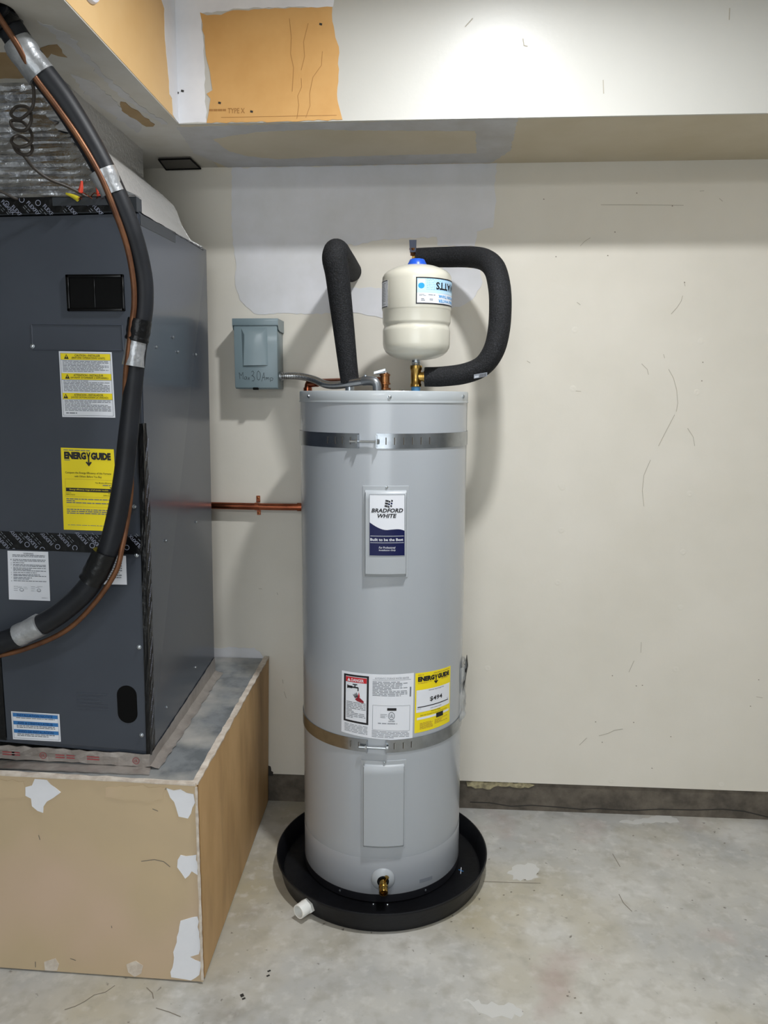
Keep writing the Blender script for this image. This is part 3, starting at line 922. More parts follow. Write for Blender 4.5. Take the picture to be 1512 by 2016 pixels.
# foil tape sealing the base
def foil_strip(name, c, seed, nu=40):
    return wrinkled(name, c, 'foiltape', furn, nu, 3, .0012, seed, edge=.002)
ft = foil_strip('foil_tape', [(-1.42, 1.652, .512), (-.655, 1.652, .494), (-.655, 1.653, .524), (-1.42, 1.653, .548)], 11)
b = B()
for (u, wd) in ((.53, .03), (.56, .02), (.70, .022), (.735, .02), (.80, .03)):
    x = -1.42 + .765 * u
    z = .512 - .018 * u + .016
    for rrow in range(2):
        b.add([(x, 1.6502, z - rrow * .006), (x + wd, 1.6502, z - .0008 - rrow * .006), (x + wd, 1.6502, z + .0022 - rrow * .006), (x, 1.6502, z + .003 - rrow * .006)], [(0, 1, 2, 3)], 'redprint')
for u in (.66, .955):
    x, z, n = -1.42 + .765 * u, .512 - .018 * u + .014, 14
    b.add([(x + .0085 * cos(2 * pi * i / n), 1.6502, z + .0085 * sin(2 * pi * i / n)) for i in range(n)] + [(x + .007 * cos(2 * pi * i / n), 1.6502, z + .007 * sin(2 * pi * i / n)) for i in range(n)],
          [(i, (i + 1) % n, n + (i + 1) % n, n + i) for i in range(n)], 'redprint')
    v, f, asp = text2d('UL', .02)
    b.add([(x + (u2 - .5) * .008, 1.6500, z + (w2 - .5) * .007) for u2, w2 in v], f, 'redprint')
b.build('tape_lettering', ft, kind='stuff')
foil_strip('foil_tape', [(-1.42, 1.619, PT + .005), (-.645, 1.617, PT + .001), (-.655, 1.654, PT + .001), (-1.42, 1.654, PT + .005)], 12)
b = B()
rr = random.Random(21)
vs, fs = [], []
n = 36
for i in range(n + 1):
    y = 1.645 + (2.25 - 1.645) * i / n
    zb = PT + (y - 1.6) * .02
    x = side_x(y, .53)
    for (dx, dz) in ((.002, .03 + (y - 1.65) * .035), (.003, .008), (.012, .003), (.026 + rr.uniform(-.003, .003), .0012)):
        vs.append((x + dx + rr.uniform(-.0008, .0008), y, zb + dz + rr.uniform(-.001, .001)))
for i in range(n):
    for j in range(3):
        a = i * 4 + j
        fs.append((a, a + 1, a + 5, a + 4))
b.add(vs, fs, 'foiltape')
b.build('foil_tape', furn, smooth=50)

# printed labels on the furnace
FY = 1.6548
sh = Sheet([(-0.8224,1.456),(-0.7037,1.454),(-0.7025,1.312),(-0.8228,1.313)], plane_y(FY))
sh.base('white')
sh.frame(.025, .022, .975, .978, .006, 'midgrey', wv=.005)
for (v0, t1, t2, a, c) in ((.03, 'CAUTION - INSTALLER', '(BEFORE OPERATING UNIT)', .30, .78), (.33, 'ATTENTION - INSTALLEUR', "(AVANT D'OPERER L'APPAREIL)", .26, .82), (.63, 'ATENCION - INSTALADOR', '(ANTES DE FUNCIONAR LA UNIDAD)', .25, .80)):
    sh.rect(.03, v0, .97, v0 + .095, 'yellow', .0003)
    sh.rect(.03, v0 + .095, .97, v0 + .10, 'midgrey', .0004)
    sh.text(t1, a, v0 + .012, c, v0 + .045, 'black', .01)
    sh.text(t2, a - .06, v0 + .052, c + .09, v0 + .086, 'black', .01)
    x = .14 if v0 < .6 else .09
    sh.poly([(x - .045, v0 + .083), (x + .045, v0 + .083), (x, v0 + .012)], 'black', .0006)
    sh.rect(x - .006, v0 + .035, x + .006, v0 + .065, 'yellow', .0008)
    sh.lines(.06, v0 + .112, .93, v0 + .285, 8, 'midgrey', .42)
sh.lines(.08, .93, .35, .955, 1, 'midgrey', .6)
sh.build('caution_label', furn, 'white label with three yellow caution headings')

def guide_logo(sh, v0, v1, k='black'):
    """the block-lettered heading with its long down arrow"""
    sh.text('ENERG', .06, v0, .475, v1, k, .065)
    sh.text('GUIDE', .565, v0, .94, v1, k, .065)
    h = v1 - v0
    sh.poly([(.48, v0), (.502, v0), (.52, v0 + .38 * h), (.538, v0), (.56, v0), (.535, v0 + .6 * h), (.505, v0 + .6 * h)], k, .0007, 'lettering')
    sh.rect(.507, v0 + .5 * h, .533, v1 + .55 * h, k, .0007, 'lettering')
    sh.poly([(.46, v1 + .35 * h), (.487, v1 + .25 * h), (.52, v1 + .55 * h), (.553, v1 + .25 * h), (.58, v1 + .35 * h), (.52, v1 + .9 * h)], k, .0008, 'lettering')
sh = Sheet([(-0.8303,1.245),(-0.7094,1.242),(-0.7077,1.057),(-0.8341,1.059)], plane_y(FY))
sh.base('yellow')
sh.lines(.05, .022, .55, .036, 1, 'midgrey', .7)
guide_logo(sh, .045, .135)
sh.lines(.06, .142, .22, .155, 1, 'midgrey', .6)
sh.text('Compare the Energy Efficiency of this Furnace', .07, .285, .93, .315, 'black', .006)
sh.text('with Others Before You Buy', .24, .328, .75, .358, 'black', .006)
sh.frame(.06, .375, .95, .59, .003, 'stain', wv=.002)
sh.text('This Models Efficiency', .62, .405, .93, .425, 'black', .006)
sh.lines(.76, .435, .92, .45, 1, 'midgrey', .7)
sh.poly([(.88, .462), (.94, .462), (.91, .478)], 'black')
sh.rect(.07, .482, .945, .527, 'black', .0004)
sh.text('Energy efficiency range of all similar models', .14, .492, .86, .515, 'yellow', .006)
for j, (l, r2) in enumerate((('Least', 'Most'), ('Efficient', 'Efficient'))):
    sh.text(l, .075, .535 + .022 * j, .075 + .018 * len(l), .549 + .022 * j, 'black')
    sh.text(r2, .93 - .018 * len(r2), .535 + .022 * j, .93, .549 + .022 * j, 'black')
sh.lines(.07, .612, .93, .68, 3, 'midgrey', .5, .2)
sh.rect(.07, .71, .93, .712, 'stain')
sh.lines(.07, .74, .93, .81, 3, 'midgrey', .5, .9)
sh.lines(.08, .935, .93, .948, 1, 'midgrey', .5, .95)
sh.build('energy_label', furn, 'bright yellow energy rating label')

sh = Sheet([(-0.9701,1.008),(-0.8741,1.007),(-0.8764,0.8916),(-0.9745,0.893)], plane_y(FY))
sh.base('white')
sh.text('WARNING', .39, .03, .64, .065, 'midgrey', .005)
sh.lines(.12, .075, .92, .13, 2, 'midgrey', .5, .9)
v = .165
for i in range(8):
    n = 1 + (i % 3 != 1) + (i == 3)
    sh.text(str(i + 1), .075, v, .095, v + .022, 'midgrey')
    sh.lines(.13, v, .93, v + .027 * n, n, 'midgrey', .5, .3)
    v += .027 * n + .012
for cx in (.3, .72):
    for i in range(5):
        a = sh.rng.uniform(0, 6)
        sh.rect(cx + .08 * cos(a), .76 + .05 * sin(a), cx + .08 * cos(a) + .09, .765 + .05 * sin(a), 'grey')
    sh.disc(cx + .02, .79, .05, .035, 'grey', r0=.75)
    sh.lines(cx - .17, .72, cx - .07, .84, 3, 'grey', .2)
sh.lines(.8, .94, .95, .955, 1, 'grey')
sh.build('warning_label', furn, 'white sheet of small numbered warnings')

sh = Sheet([(-0.7553,1.002),(-0.6927,1.001),(-0.6934,0.9338),(-0.7624,0.9335)], plane_y(FY))
sh.base('white')
sh.lines(.15, .1, .85, .9, 10, 'midgrey', .4, .4)
sh.build('notice_label', furn, 'white label half hidden behind the black insulated line')

sh = Sheet([(-0.9884,0.6207),(-0.871,0.6169),(-0.8713,0.5485),(-0.9883,0.5508)], plane_y(FY))
sh.base('white')
sh.frame(.025, .03, .975, .95, .005, 'grey', wv=.01)
for v0, t in ((.05, 'INSTALLATION NOTICE'), (.33, "AVIS A L'INSTALLATEUR"), (.63, 'AVISO DE INSTALACION')):
    sh.rect(.035, v0, .965, v0 + .13, 'labelblue', .0004)
    sh.text(t, .12, v0 + .02, .86, v0 + .115, 'darkblue', .01)
    sh.lines(.10, v0 + .15, .9, v0 + (.2 if v0 < .1 else .26), 1 if v0 < .1 else 2, 'midgrey', .5, .8)
sh.build('installation_label', furn, 'white label with three blue stripes')

# ---------------------------------------------------------------- foil-wrapped duct
duct = thing('foil_duct', (-1.15, 1.97, 1.79), 'foil-wrapped supply duct between the furnace top and the bulkhead', 'duct')
lev = [(1.782, -.640, 1.668), (1.80, -.678, 1.685), (1.842, -.713, 1.705), (1.895, -.743, 1.722), (1.925, -.775, 1.735), (1.952, -.812, 1.745), (1.968, -.826, 1.752), (2.0, -.826, 1.752), (2.047, -.826, 1.752)]
def duct_at(z):
    for i in range(len(lev) - 1):
        if z <= lev[i + 1][0]:
            t = (z - lev[i][0]) / (lev[i + 1][0] - lev[i][0])
            return [lev[i][j] + (lev[i + 1][j] - lev[i][j]) * t for j in (1, 2)]
    return lev[-1][1:]
rr = random.Random(4)
nz = 60
b = B()
vs, fs = [], []
nu = 34
for i in range(nz + 1):
    z = 1.782 + (2.046 - 1.782) * i / nz
    x1, y = duct_at(z)
    ridge = .0035 * (1 if (i // 2) % 2 else -1) * rr.uniform(.3, 1)
    for j in range(nu + 1):
        u = j / nu
        x = -1.45 + (x1 + 1.45) * u
        vs.append((x, y - ridge * min(1, (1 - u) * 6) + rr.uniform(-.0016, .0016) * (u < 1), z + rr.uniform(-.001, .001)))
for i in range(nz):
    for j in range(nu):
        a = i * (nu + 1) + j
        fs.append((a, a + 1, a + nu + 2, a + nu + 1))
b.add(vs, fs, 'foil')
b.build('front_wrap', duct, smooth=35)
b = B()
vs, fs = [], []
ny = 30
for i in range(nz + 1):
    z = 1.782 + (2.046 - 1.782) * i / nz
    x, y0 = duct_at(z)
    for j in range(ny + 1):
        u = j / ny
        # the back of the skirt lies a little higher than its front
        y = y0 + (2.215 - y0) * u
        # the skirt's hem follows the sloping top edge of the cabinet
        k_ = max(0, 1 - i / 22)
        hem_z = 1.747 + .027 * (y - 1.655) / .595
        vs.append((x + (side_x(y, 1.76) + .002 - lev[0][1]) * k_ + rr.uniform(-.001, .001) * (0 < u < 1), y, z + (hem_z - 1.782) * k_ + rr.uniform(-.001, .001)))
for i in range(nz):
    for j in range(ny):
        a = i * (ny + 1) + j
        fs.append((a, a + 1, a + ny + 2, a + ny + 1))
cut = 40 * ny
b.add(vs[:41 * (ny + 1)], fs[:cut], 'foilskirt')
b.build('side_skirt', duct, smooth=40)
b = B()
b.add(vs, fs[cut:], 'foilside')
b.v = b.v[40 * (ny + 1):]
b.f = [[i - 40 * (ny + 1) for i in q] for q in b.f]
b.build('side_wrap', duct, smooth=40)
b = B()
vs, fs = [], []
for i in range(nz + 1):
    z = 1.782 + (2.046 - 1.782) * i / nz
    x, y = duct_at(z)
    vs += [(-1.45, 2.215, z), (x - .022 * max(0, 1 - i / 22), 2.215, z)]
for i in range(nz):
    fs.append((2 * i, 2 * i + 1, 2 * i + 3, 2 * i + 2))
b.add(vs, fs, 'foilside')
b.build('back_wrap', duct)
b = B()
vs, fs = [], []
for i in range(nz + 1):
    z = 1.782 + (2.046 - 1.782) * i / nz
    x, y = duct_at(z)
    w = .03 + .012 * sin(i * .9)
    vs += [(x - w, y - .005 + rr.uniform(-.002, .002), z), (x + .003, y - .005, z), (x + .003 + rr.uniform(-.0015, .002), y + w * .8, z)]
for i in range(nz):
    for j in range(2):
        a = 3 * i + j
        fs.append((a, a + 1, a + 4, a + 3))
b.add(vs, fs, 'silver')
b.build('corner_tape', duct)

# ---------------------------------------------------------------- refrigerant lines
ls = thing('refrigerant_line_set', (-.79, 1.45, 2.03), 'black insulated refrigerant line taped to a bare copper line, curving across the furnace front', 'pipe')
path = [(-0.7914,1.425,2.047),(-0.7905,1.45,2.039),(-0.7539,1.475,1.975),(-0.7067,1.505,1.905),(-0.6575,1.535,1.809),(-0.6195,1.565,1.703),(-0.6049,1.588,1.617),(-0.6044,1.594,1.557),(-0.6143,1.596,1.496),(-0.6237,1.596,1.454),(-0.6381,1.594,1.359),(-0.6492,1.59,1.273),(-0.6615,1.586,1.187),(-0.6788,1.58,1.099),(-0.7043,1.575,1.016),(-0.7465,1.57,0.9456),(-0.8063,1.565,0.891),(-0.8726,1.56,0.8519),(-0.9439,1.556,0.8213),(-1.047,1.55,0.7905),(-1.177,1.55,0.7682)]
rad = [.024, .024, .025, .0245, .023, .0215, .0205, .020, .0195, .019, .0195, .0205, .021, .0215, .022, .0235, .0235, .0235, .0235, .0235, .0235]
sp = catmull(path, 8)
sr = lerp_list(rad, 8)
b = B(); b.tube(sp, sr, 'insul', 20)
b.build('insulation', ls, smooth=60)
cp = [(-0.7834,1.395,2.04),(-0.7763,1.415,2.019),(-0.7592,1.44,1.983),(-0.7451,1.462,1.943),(-0.7154,1.478,1.898),(-0.6806,1.495,1.843),(-0.6501,1.513,1.781),(-0.6311,1.53,1.719),(-0.6177,1.55,1.655),(-0.6127,1.562,1.593),(-0.616,1.57,1.544),(-0.6247,1.574,1.504),(-0.6354,1.575,1.442),(-0.6424,1.578,1.411),(-0.6524,1.59,1.348),(-0.656,1.6,1.262),(-0.6521,1.604,1.185),(-0.6558,1.602,1.135),(-0.6643,1.594,1.075),(-0.6696,1.58,1.033),(-0.6821,1.572,0.9837),(-0.7275,1.57,0.9176),(-0.7906,1.566,0.8555),(-0.8667,1.562,0.8167),(-0.9471,1.558,0.7927),(-1.083,1.55,0.7708)]
b = B(); b.tube(catmull(cp, 6), .0058, 'oldcopper', 12)
b.build('copper_line', ls, smooth=60, label='bare aged copper tube beside the black insulation')
def wrap(i0, i1, k, extra, name, lump=.001, seed=1):
    rr2 = random.Random(seed)
    b = B()
    pts = [sp[i] + (Vector((-.003, -.004, 0))) for i in range(i0, i1 + 1)]
    b.tube(pts, [sr[i] + extra + rr2.uniform(-lump, lump) for i in range(i0, i1 + 1)], k, 18)
    b.build(name, ls, smooth=50)
wrap(13, 19, 'silver', .003, 'silver_tape', .0015, 1)
wrap(33, 36, 'silver', .003, 'silver_tape', .0012, 2)
wrap(61, 69, 'tapeblack', .005, 'black_wrap', .0012, 3)
wrap(69, 75, 'silver', .003, 'silver_tape', .0008, 4)
wrap(111, 118, 'tapeblack', .004, 'black_wrap', .0015, 5)
wrap(133, 139, 'silver', .002, 'silver_tape', .0008, 6)
wrap(5, 11, 'tapeblack', .003, 'black_wrap', .003, 8)
# hole the lines come out of
b = B()
hc = (-.80, 1.44)
n = 20
b.prism([(hc[0] + .036 * cos(2 * pi * i / n), hc[1] + .034 * sin(2 * pi * i / n), SZ - .0022) for i in range(n)], [(hc[0] + .036 * cos(2 * pi * i / n), hc[1] + .034 * sin(2 * pi * i / n), SZ - .0005) for i in range(n)], 'blackmatte')
b.build('pipe_hole', bulk)

# thermostat cable with its slack coiled up
cb = thing('control_cable', (-.86, 1.5, 1.80), 'thin dark control cable with a hanging coil in front of the foil duct', 'cable')
def cpt(x, y, Y):
    u, v = x - 756, y - 1008
    return (x, y, Y)
cab = [(-0.7662,1.478,1.961),(-0.7598,1.485,1.937),(-0.7659,1.5,1.921),(-0.7775,1.51,1.902),(-0.8087,1.525,1.89),(-0.8374,1.545,1.905),(-0.8288,1.55,1.921),(-0.7948,1.53,1.912),(-0.7813,1.515,1.885),(-0.7947,1.515,1.866),(-0.8303,1.54,1.877),(-0.8436,1.555,1.897),(-0.8146,1.545,1.891),(-0.7907,1.53,1.865),(-0.7887,1.52,1.844),(-0.8116,1.52,1.837),(-0.8381,1.54,1.854),(-0.832,1.555,1.869),(-0.8091,1.55,1.859),(-0.793,1.535,1.839),(-0.7978,1.525,1.824),(-0.826,1.54,1.833),(-0.8415,1.555,1.852),(-0.8237,1.56,1.832),(-0.8165,1.58,1.816),(-0.797,1.6,1.8),(-0.7722,1.625,1.792),(-0.7516,1.645,1.783),(-0.7369,1.66,1.774)]
b = B(); b.tube(catmull(cab, 6), .0032, 'cable', 8)
b.build('sheath', cb, smooth=60)
for (pts, k, nm) in (([(-0.7515,1.645,1.785),(-0.7474,1.642,1.794),(-0.7447,1.64,1.806)], 'red', 'wire_connector'), ([(-0.7079,1.64,1.775),(-0.7098,1.638,1.786),(-0.7112,1.635,1.796)], 'red', 'wire_connector'), ([(-0.7535,1.638,1.769),(-0.7648,1.637,1.775),(-0.7783,1.636,1.78)], 'yellowc', 'wire_connector')):
    b = B()
    pp = catmull(pts, 3)
    b.tube(pp, [.0058 - .0035 * i / (len(pp) - 1) for i in range(len(pp))], k, 10)
    b.build(nm, cb, smooth=40, label='red wire connector' if k == 'red' else 'yellow wire connector')
b = B()
for pts in ([(-0.7493,1.645,1.785),(-0.7342,1.64,1.777),(-0.728,1.65,1.772)], [(-0.7079,1.64,1.775),(-0.7164,1.635,1.78),(-0.7322,1.65,1.776)], [(-0.7079,1.64,1.775),(-0.6969,1.635,1.776),(-0.706,1.65,1.772)], [(-0.7192,1.65,1.772),(-0.701,1.63,1.781),(-0.6967,1.64,1.781)], [(-0.7535,1.638,1.769),(-0.7498,1.645,1.775),(-0.7525,1.65,1.77)]):
    b = B()
    b.tube(catmull(pts, 4), .0011, 'copper', 6)
    b.build('bare_wire', cb)
b = B(); b.tube(catmull([(-0.9767,1.62,1.81),(-0.9182,1.63,1.785),(-0.8947,1.642,1.774),(-0.8936,1.652,1.774)], 5), .003, 'cable', 8)
c2 = b.build('thin_cable', smooth=60)
tag(c2, 'short dark cable ending at the black tape on the furnace top, left edge', 'cable')

# ---------------------------------------------------------------- vent plate and round plate
vt = thing('vent_cover', (-.762, 2.335, SZ - .006), 'small dark rectangular vent cover under the soffit above the furnace', 'vent')
b = B()
vq = [(-0.8065,2.287),(-0.712,2.282),(-0.7106,2.379),(-0.8187,2.389)]
vq = [Vector((q[0], min(q[1], 2.384))) for q in vq]
b.prism([(q.x, q.y, SZ - .005) for q in vq], [(q.x, q.y, SZ - .0005) for q in vq], 'vent')
b.build('cover_plate', vt)
b = B()
for i in range(4):
    a, c = vq[i], vq[(i + 1) % 4]
    b.tube([(a.x, a.y, SZ - .006), (c.x, c.y, SZ - .006)], .0022, 'blackmatte', 6)
b.build('cover_edge', vt)
b = B()
b.lathe([(.048, 0), (.048, .004), (.045, .008), (.03, .010), (0, .0105)], (BX, 1.513, 2.138), 'plate', 32, (1, 0, 0))
rp = b.build('round_plate', smooth=40)
tag(rp, 'round white cover plate on the tan bulkhead at the top edge', 'plate')

# ---------------------------------------------------------------- water heater
AX, AY, R = -.1374, 2.1093, .2286
A = (AX, AY)
hp = lambda ph, z, h=0: Vector((AX + (R + h) * sin(ph), AY - (R + h) * cos(ph), z))
wh = thing('water_heater', (AX, AY, .0068), 'tall grey electric water heater standing in the black pan', 'water heater')
b = B(); b.lathe([(R, .030), (R, 1.352)], (AX, AY, 0), 'heater', 128)
b.build('jacket', wh, smooth=60)
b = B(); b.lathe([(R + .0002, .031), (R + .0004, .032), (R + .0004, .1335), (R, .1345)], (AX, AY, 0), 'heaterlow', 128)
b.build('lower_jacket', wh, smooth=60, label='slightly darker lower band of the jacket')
b = B(); b.lathe([(0, .0075), (R - .004, .0075), (R + .0008, .010), (R + .0012, .0318), (R - .002, .0335)], (AX, AY, 0), 'blackring', 96)
b.build('base_ring', wh, smooth=40)
b = B(); b.lathe([(R - .002, 1.346), (R + .0018, 1.3465), (R + .0022, 1.349), (R + .001, 1.3515), (R + .0012, 1.3525), (R + .0012, 1.3735), (R - .0005, 1.376), (R - .006, 1.3755), (R - .02, 1.3745), (0, 1.3745)], (AX, AY, 0), 'heatertop', 128)
b.build('top_cap', wh, smooth=40)
for q in [(-0.9357,1.362),(0.1264,1.361),(1.191,1.363)]:
    p = hp(q[0], q[1], .0012); screw_head(p, (sin(q[0]), -cos(q[0]), 0), .0042, wh)
for q in [(-0.4556,0.0216),(0.6192,0.026)]:
    p = hp(q[0], .022, .0012); screw_head(p, (sin(q[0]), -cos(q[0]), 0), .003, wh)

def cover(c, name, raise_=.0125):
    (p0, z1), (p1, _), (_, z0) = c[0], c[1], c[2]
    w, hgt = (p1 - p0) * R, z1 - z0
    def br(L, e0, e1, e2, n):
        a = [0, .0008, e0, e0 + .002, e1, e2]
        return [x for x in a] + [e2 + (L - 2 * e2) * i / n for i in range(1, n)] + [L - x for x in reversed(a)]
    us = br(w, .006, .0075, .010, 14)
    vs_ = br(hgt, .003, .0045, .012, 10)
    # v measured from the bottom: the top bevel is the wide one
    nv = len(vs_)
    tops = [0, .0008, .011, .013, .016, .024]
    vs_ = vs_[:nv - 6] + [hgt - x for x in reversed(tops)]
    def ht(d, e):
        if d <= 0: return 0
        if d <= e[2]: return .002
        if d >= e[5]: return raise_
        return .002 + (raise_ - .002) * min(1, (d - e[2]) / (e[5] - e[2])) ** .6
    eu = [0, .0008, .006, .008, .0075, .010]
    eb_ = [0, .0008, .003, .005, .0045, .012]
    et = tops
    V, Fc = [], []
    for v in vs_:
        for u in us:
            h = min(ht(min(u, w - u), eu), ht(v, eb_), ht(hgt - v, et))
            V.append(hp(p0 + u / R, z0 + v, h))
    m = len(us)
    for i in range(len(vs_) - 1):
        for j in range(m - 1):
            a = i * m + j
            Fc.append((a, a + 1, a + m + 1, a + m))
    b = B(); b.add(V, Fc, 'cover')
    return b.build(name, wh, smooth=35)
c = [(-0.163,1.142),(0.3468,1.142),(0.351,0.908),(-0.1624,0.9082)]
cover(c, 'access_cover')
q = [(0.0989,1.14)][0]; screw_head(hp(q[0], q[1] - .001, .002), (sin(q[0]), -cos(q[0]), 0), .003, wh)
c = [(-0.1793,0.4159),(0.3476,0.4154),(0.3515,0.1675),(-0.179,0.1685)]
cover(c, 'access_cover')
q = [(0.092,0.4116)][0]; screw_head(hp(q[0], q[1], .002), (sin(q[0]), -cos(q[0]), 0), .003, wh)

# brand plate
sh = Sheet([(-0.0802,1.122),(0.2873,1.122),(0.2931,0.9665),(-0.079,0.9669)], cyl(A, R + .0126), .0006)
sh.asp = R
sh.base('white', 10)
N = 16
wv = [(i / N, .45 + .125 * sin(min(1, i / N / .5) * pi / 2) - .012 * sin(max(0, (i / N - .5) / .3) * pi / 2 if i / N < .8 else pi / 2) + (.03 * ((i / N - .8) / .2) ** 2 if i / N > .8 else 0)) for i in range(N + 1)]
for i in range(N):
    (u0, va), (u1, vb) = wv[i], wv[i + 1]
    sh.poly([(u0, va), (u0, 1), (u1, 1), (u1, vb)], 'navy', .0003)
sh.frame(0, 0, 1, 1, .012, 'grey', .0004, wv=.007)
sh.text('BRADFORD', .06, .225, .95, .292, 'black', .03, .22)
sh.text('WHITE', .23, .312, .765, .378, 'black', .03, .22)
sh.rect(.03, .672, .97, .678, 'white', .0006)
sh.rect(.03, .780, .97, .786, 'white', .0006)
sh.text('Built to be the Best', .03, .71, .95, .755, 'white', .02)
sh.text('For Professional', .27, .845, .73, .878, 'white', .005, .2)
sh.text('Installation Only', .27, .892, .74, .925, 'white', .005, .2)
# waving flag emblem made of small bent tiles
for r_ in range(3):
    for c_ in range(3):
        u0 = .43 + c_ * .075 + (2 - r_) * .012
        v0 = .085 + r_ * .042 + .012 * sin(c_ * 1.6)
        wd = .085 if c_ == 0 else .045
        u0 = (.445, .535, .605)[c_] + (1 - r_) * .012
        sh.poly([(u0, v0), (u0 + wd, v0 + .008), (u0 + wd - .008, v0 + .036), (u0 - .008, v0 + .028)], 'black' if c_ == 0 or r_ != 1 else 'navy', .0006)
sh.build('brand_plate', wh, 'white and navy brand plate on the upper access cover')

# rating and danger label
HS = cyl(A, R)
sh = Sheet([(-0.4183,0.653),(0.4296,0.6511),(0.4196,0.4684),(-0.428,0.4842)], HS, .0005)
sh.base('white', 16)
sh.frame(.035, .035, .39, .80, .028, 'black', .0003, wv=.03)
sh.rect(.065, .075, .36, .155, 'redlabel', .0004, n=4)
sh.poly([(.085, .143), (.135, .143), (.11, .09)], 'white', .0007)
sh.text('DANGER', .145, .095, .32, .143, 'white', .02)
sh.rect(.155, .222, .245, .245, 'black', .0005)
sh.rect(.235, .23, .25, .285, 'black', .0005)
sh.rect(.095, .214, .16, .254, 'black')
sh.rect(.085, .205, .098, .262, 'black')
sh.rect(.19, .19, .205, .225, 'black')
sh.rect(.165, .18, .23, .196, 'black')
sh.poly([(.20, .42), (.245, .37), (.27, .39), (.30, .415), (.325, .44), (.32, .465), (.28, .46), (.23, .445)], 'crimson', .0005)
for a in (.0, .012, .024, .036):
    sh.poly([(.20 + a, .40 - a * .6), (.213 + a, .395 - a * .6), (.178 + a * 1.2, .345 - a), (.172 + a * 1.2, .35 - a)], 'black', .0006)
sh.poly([(.24, .375), (.255, .30), (.27, .38)], 'redlabel', .0004)
sh.lines(.075, .47, .35, .74, 11, 'midgrey', .35, .3)
sh.text('AUTOMATIC STORAGE WATER HEATER', .47, .045, .93, .072, 'grey', 0)
sh.rect(.44, .085, .96, .089, 'grey')
sh.lines(.44, .11, .91, .34, 10, 'grey', .45, .3)
sh.rect(.945, .2, .965, .345, 'midgrey')
sh.frame(.445, .475, .955, .86, .004, 'grey', wv=.004)
sh.rect(.64, .51, .765, .55, 'black', .0005)
sh.lines(.65, .52, .755, .54, 1, 'grey', .8)
sh.disc(.70, .63, .045, .06, 'midgrey', .0005, .85)
sh.text('UL', .675, .605, .725, .655, 'midgrey', .02)
sh.text('LISTED', .66, .70, .745, .722, 'midgrey', .02)
sh.lines(.55, .61, .64, .68, 3, 'grey', .3)
sh.lines(.52, .745, .89, .765, 1, 'grey', .6)
sh.lines(.05, .83, .38, .97, 6, 'grey', .35)
sh.lines(.44, .875, .95, .985, 5, 'grey', .35)
sh.build('rating_label', wh, 'white label with red danger panel and rating plate')
# energy label
sh = Sheet([(0.4486,0.6491),(0.9947,0.6431),(0.9944,0.4854),(0.4442,0.4845)], HS, .0005)
sh.base('yellow', 10)
sh.lines(.06, .03, .2, .045, 1, 'stain', .6); sh.lines(.45, .03, .95, .045, 1, 'stain', .6)
guide_logo(sh, .062, .145)
sh.lines(.06, .165, .42, .185, 2, 'stain', .4); sh.lines(.68, .15, .9, .175, 2, 'stain', .4)
sh.rect(.03, .285, .97, .66, 'white', .0003)
sh.text('Estimated Yearly Energy Cost', .33, .298, .76, .325, 'midgrey', .012)
sh.text('$494', .36, .425, .71, .512, 'black', .02)
sh.rect(.06, .565, .92, .58, 'black', .0006)
sh.lines(.05, .60, .14, .612, 1, 'grey'); sh.lines(.87, .54, .93, .55, 1, 'grey'); sh.lines(.38, .62, .7, .635, 1, 'midgrey', .6)
sh.text('First Hour Rating', .40, .668, .66, .69, 'black', .012)
sh.text('(how much hot water you get in the first hour of use)', .13, .705, .87, .727, 'black', .01)
sh.rect(.05, .745, .95, .785, 'white', .0003)
sh.rect(.54, .738, .75, .82, 'black', .0006)
sh.lines(.58, .75, .70, .80, 2, 'grey', .4)
sh.lines(.12, .845, .45, .96, 7, 'stain', .35); sh.lines(.5, .845, .9, .93, 4, 'stain', .35)
sh.build('energy_label', wh, 'yellow energy label reading $494')
# small embossed plate low on the jacket
sh = Sheet([(0.5336,0.0593),(0.72,0.0562),(0.7208,0.0455),(0.5342,0.0487)], HS, .0006)
sh.base('grey', 4)
sh.build('serial_plate', wh)
# drain valve with escutcheon
q = [(0.0812,0.0769)][0]
nrm = Vector((sin(q[0]), -cos(q[0]), 0))
c0 = hp(q[0], q[1], 0)
b = B(); b.lathe([(.032, 0), (.032, .002), (.029, .006), (.018, .011), (.016, .0115)], c0 - nrm * .001, 'cover', 32, nrm)
b.build('drain_ring', wh, smooth=50)
b = B()
b.lathe([(.016, 0), (.016, .002), (.012, .004)], c0 + nrm * .0085, 'blackmatte', 20, nrm)
tilt = (nrm + Vector((.02, 0, -.28))).normalized()
b.lathe([(.0105, 0), (.0105, .018), (.0125, .018), (.0125, .024), (.0115, .026), (.0125, .030), (.0115, .033), (.0125, .037), (.0115, .040), (.0085, .040), (.008, .025), (0, .022)], c0 + nrm * .006, 'darkbrass', 20, tilt)
dvo = b.build('drain_valve', wh, smooth=40, label='brass drain valve at the base')
b = B(); b.lathe([(.0045, 0), (.0045, .010), (.006, .010), (.006, .014), (0, .015)], c0 + nrm * .014 + Vector((.006, 0, .004)), 'darkbrass', 10, (.35, -.1, 1))
b.build('valve_stem', dvo, smooth=40)
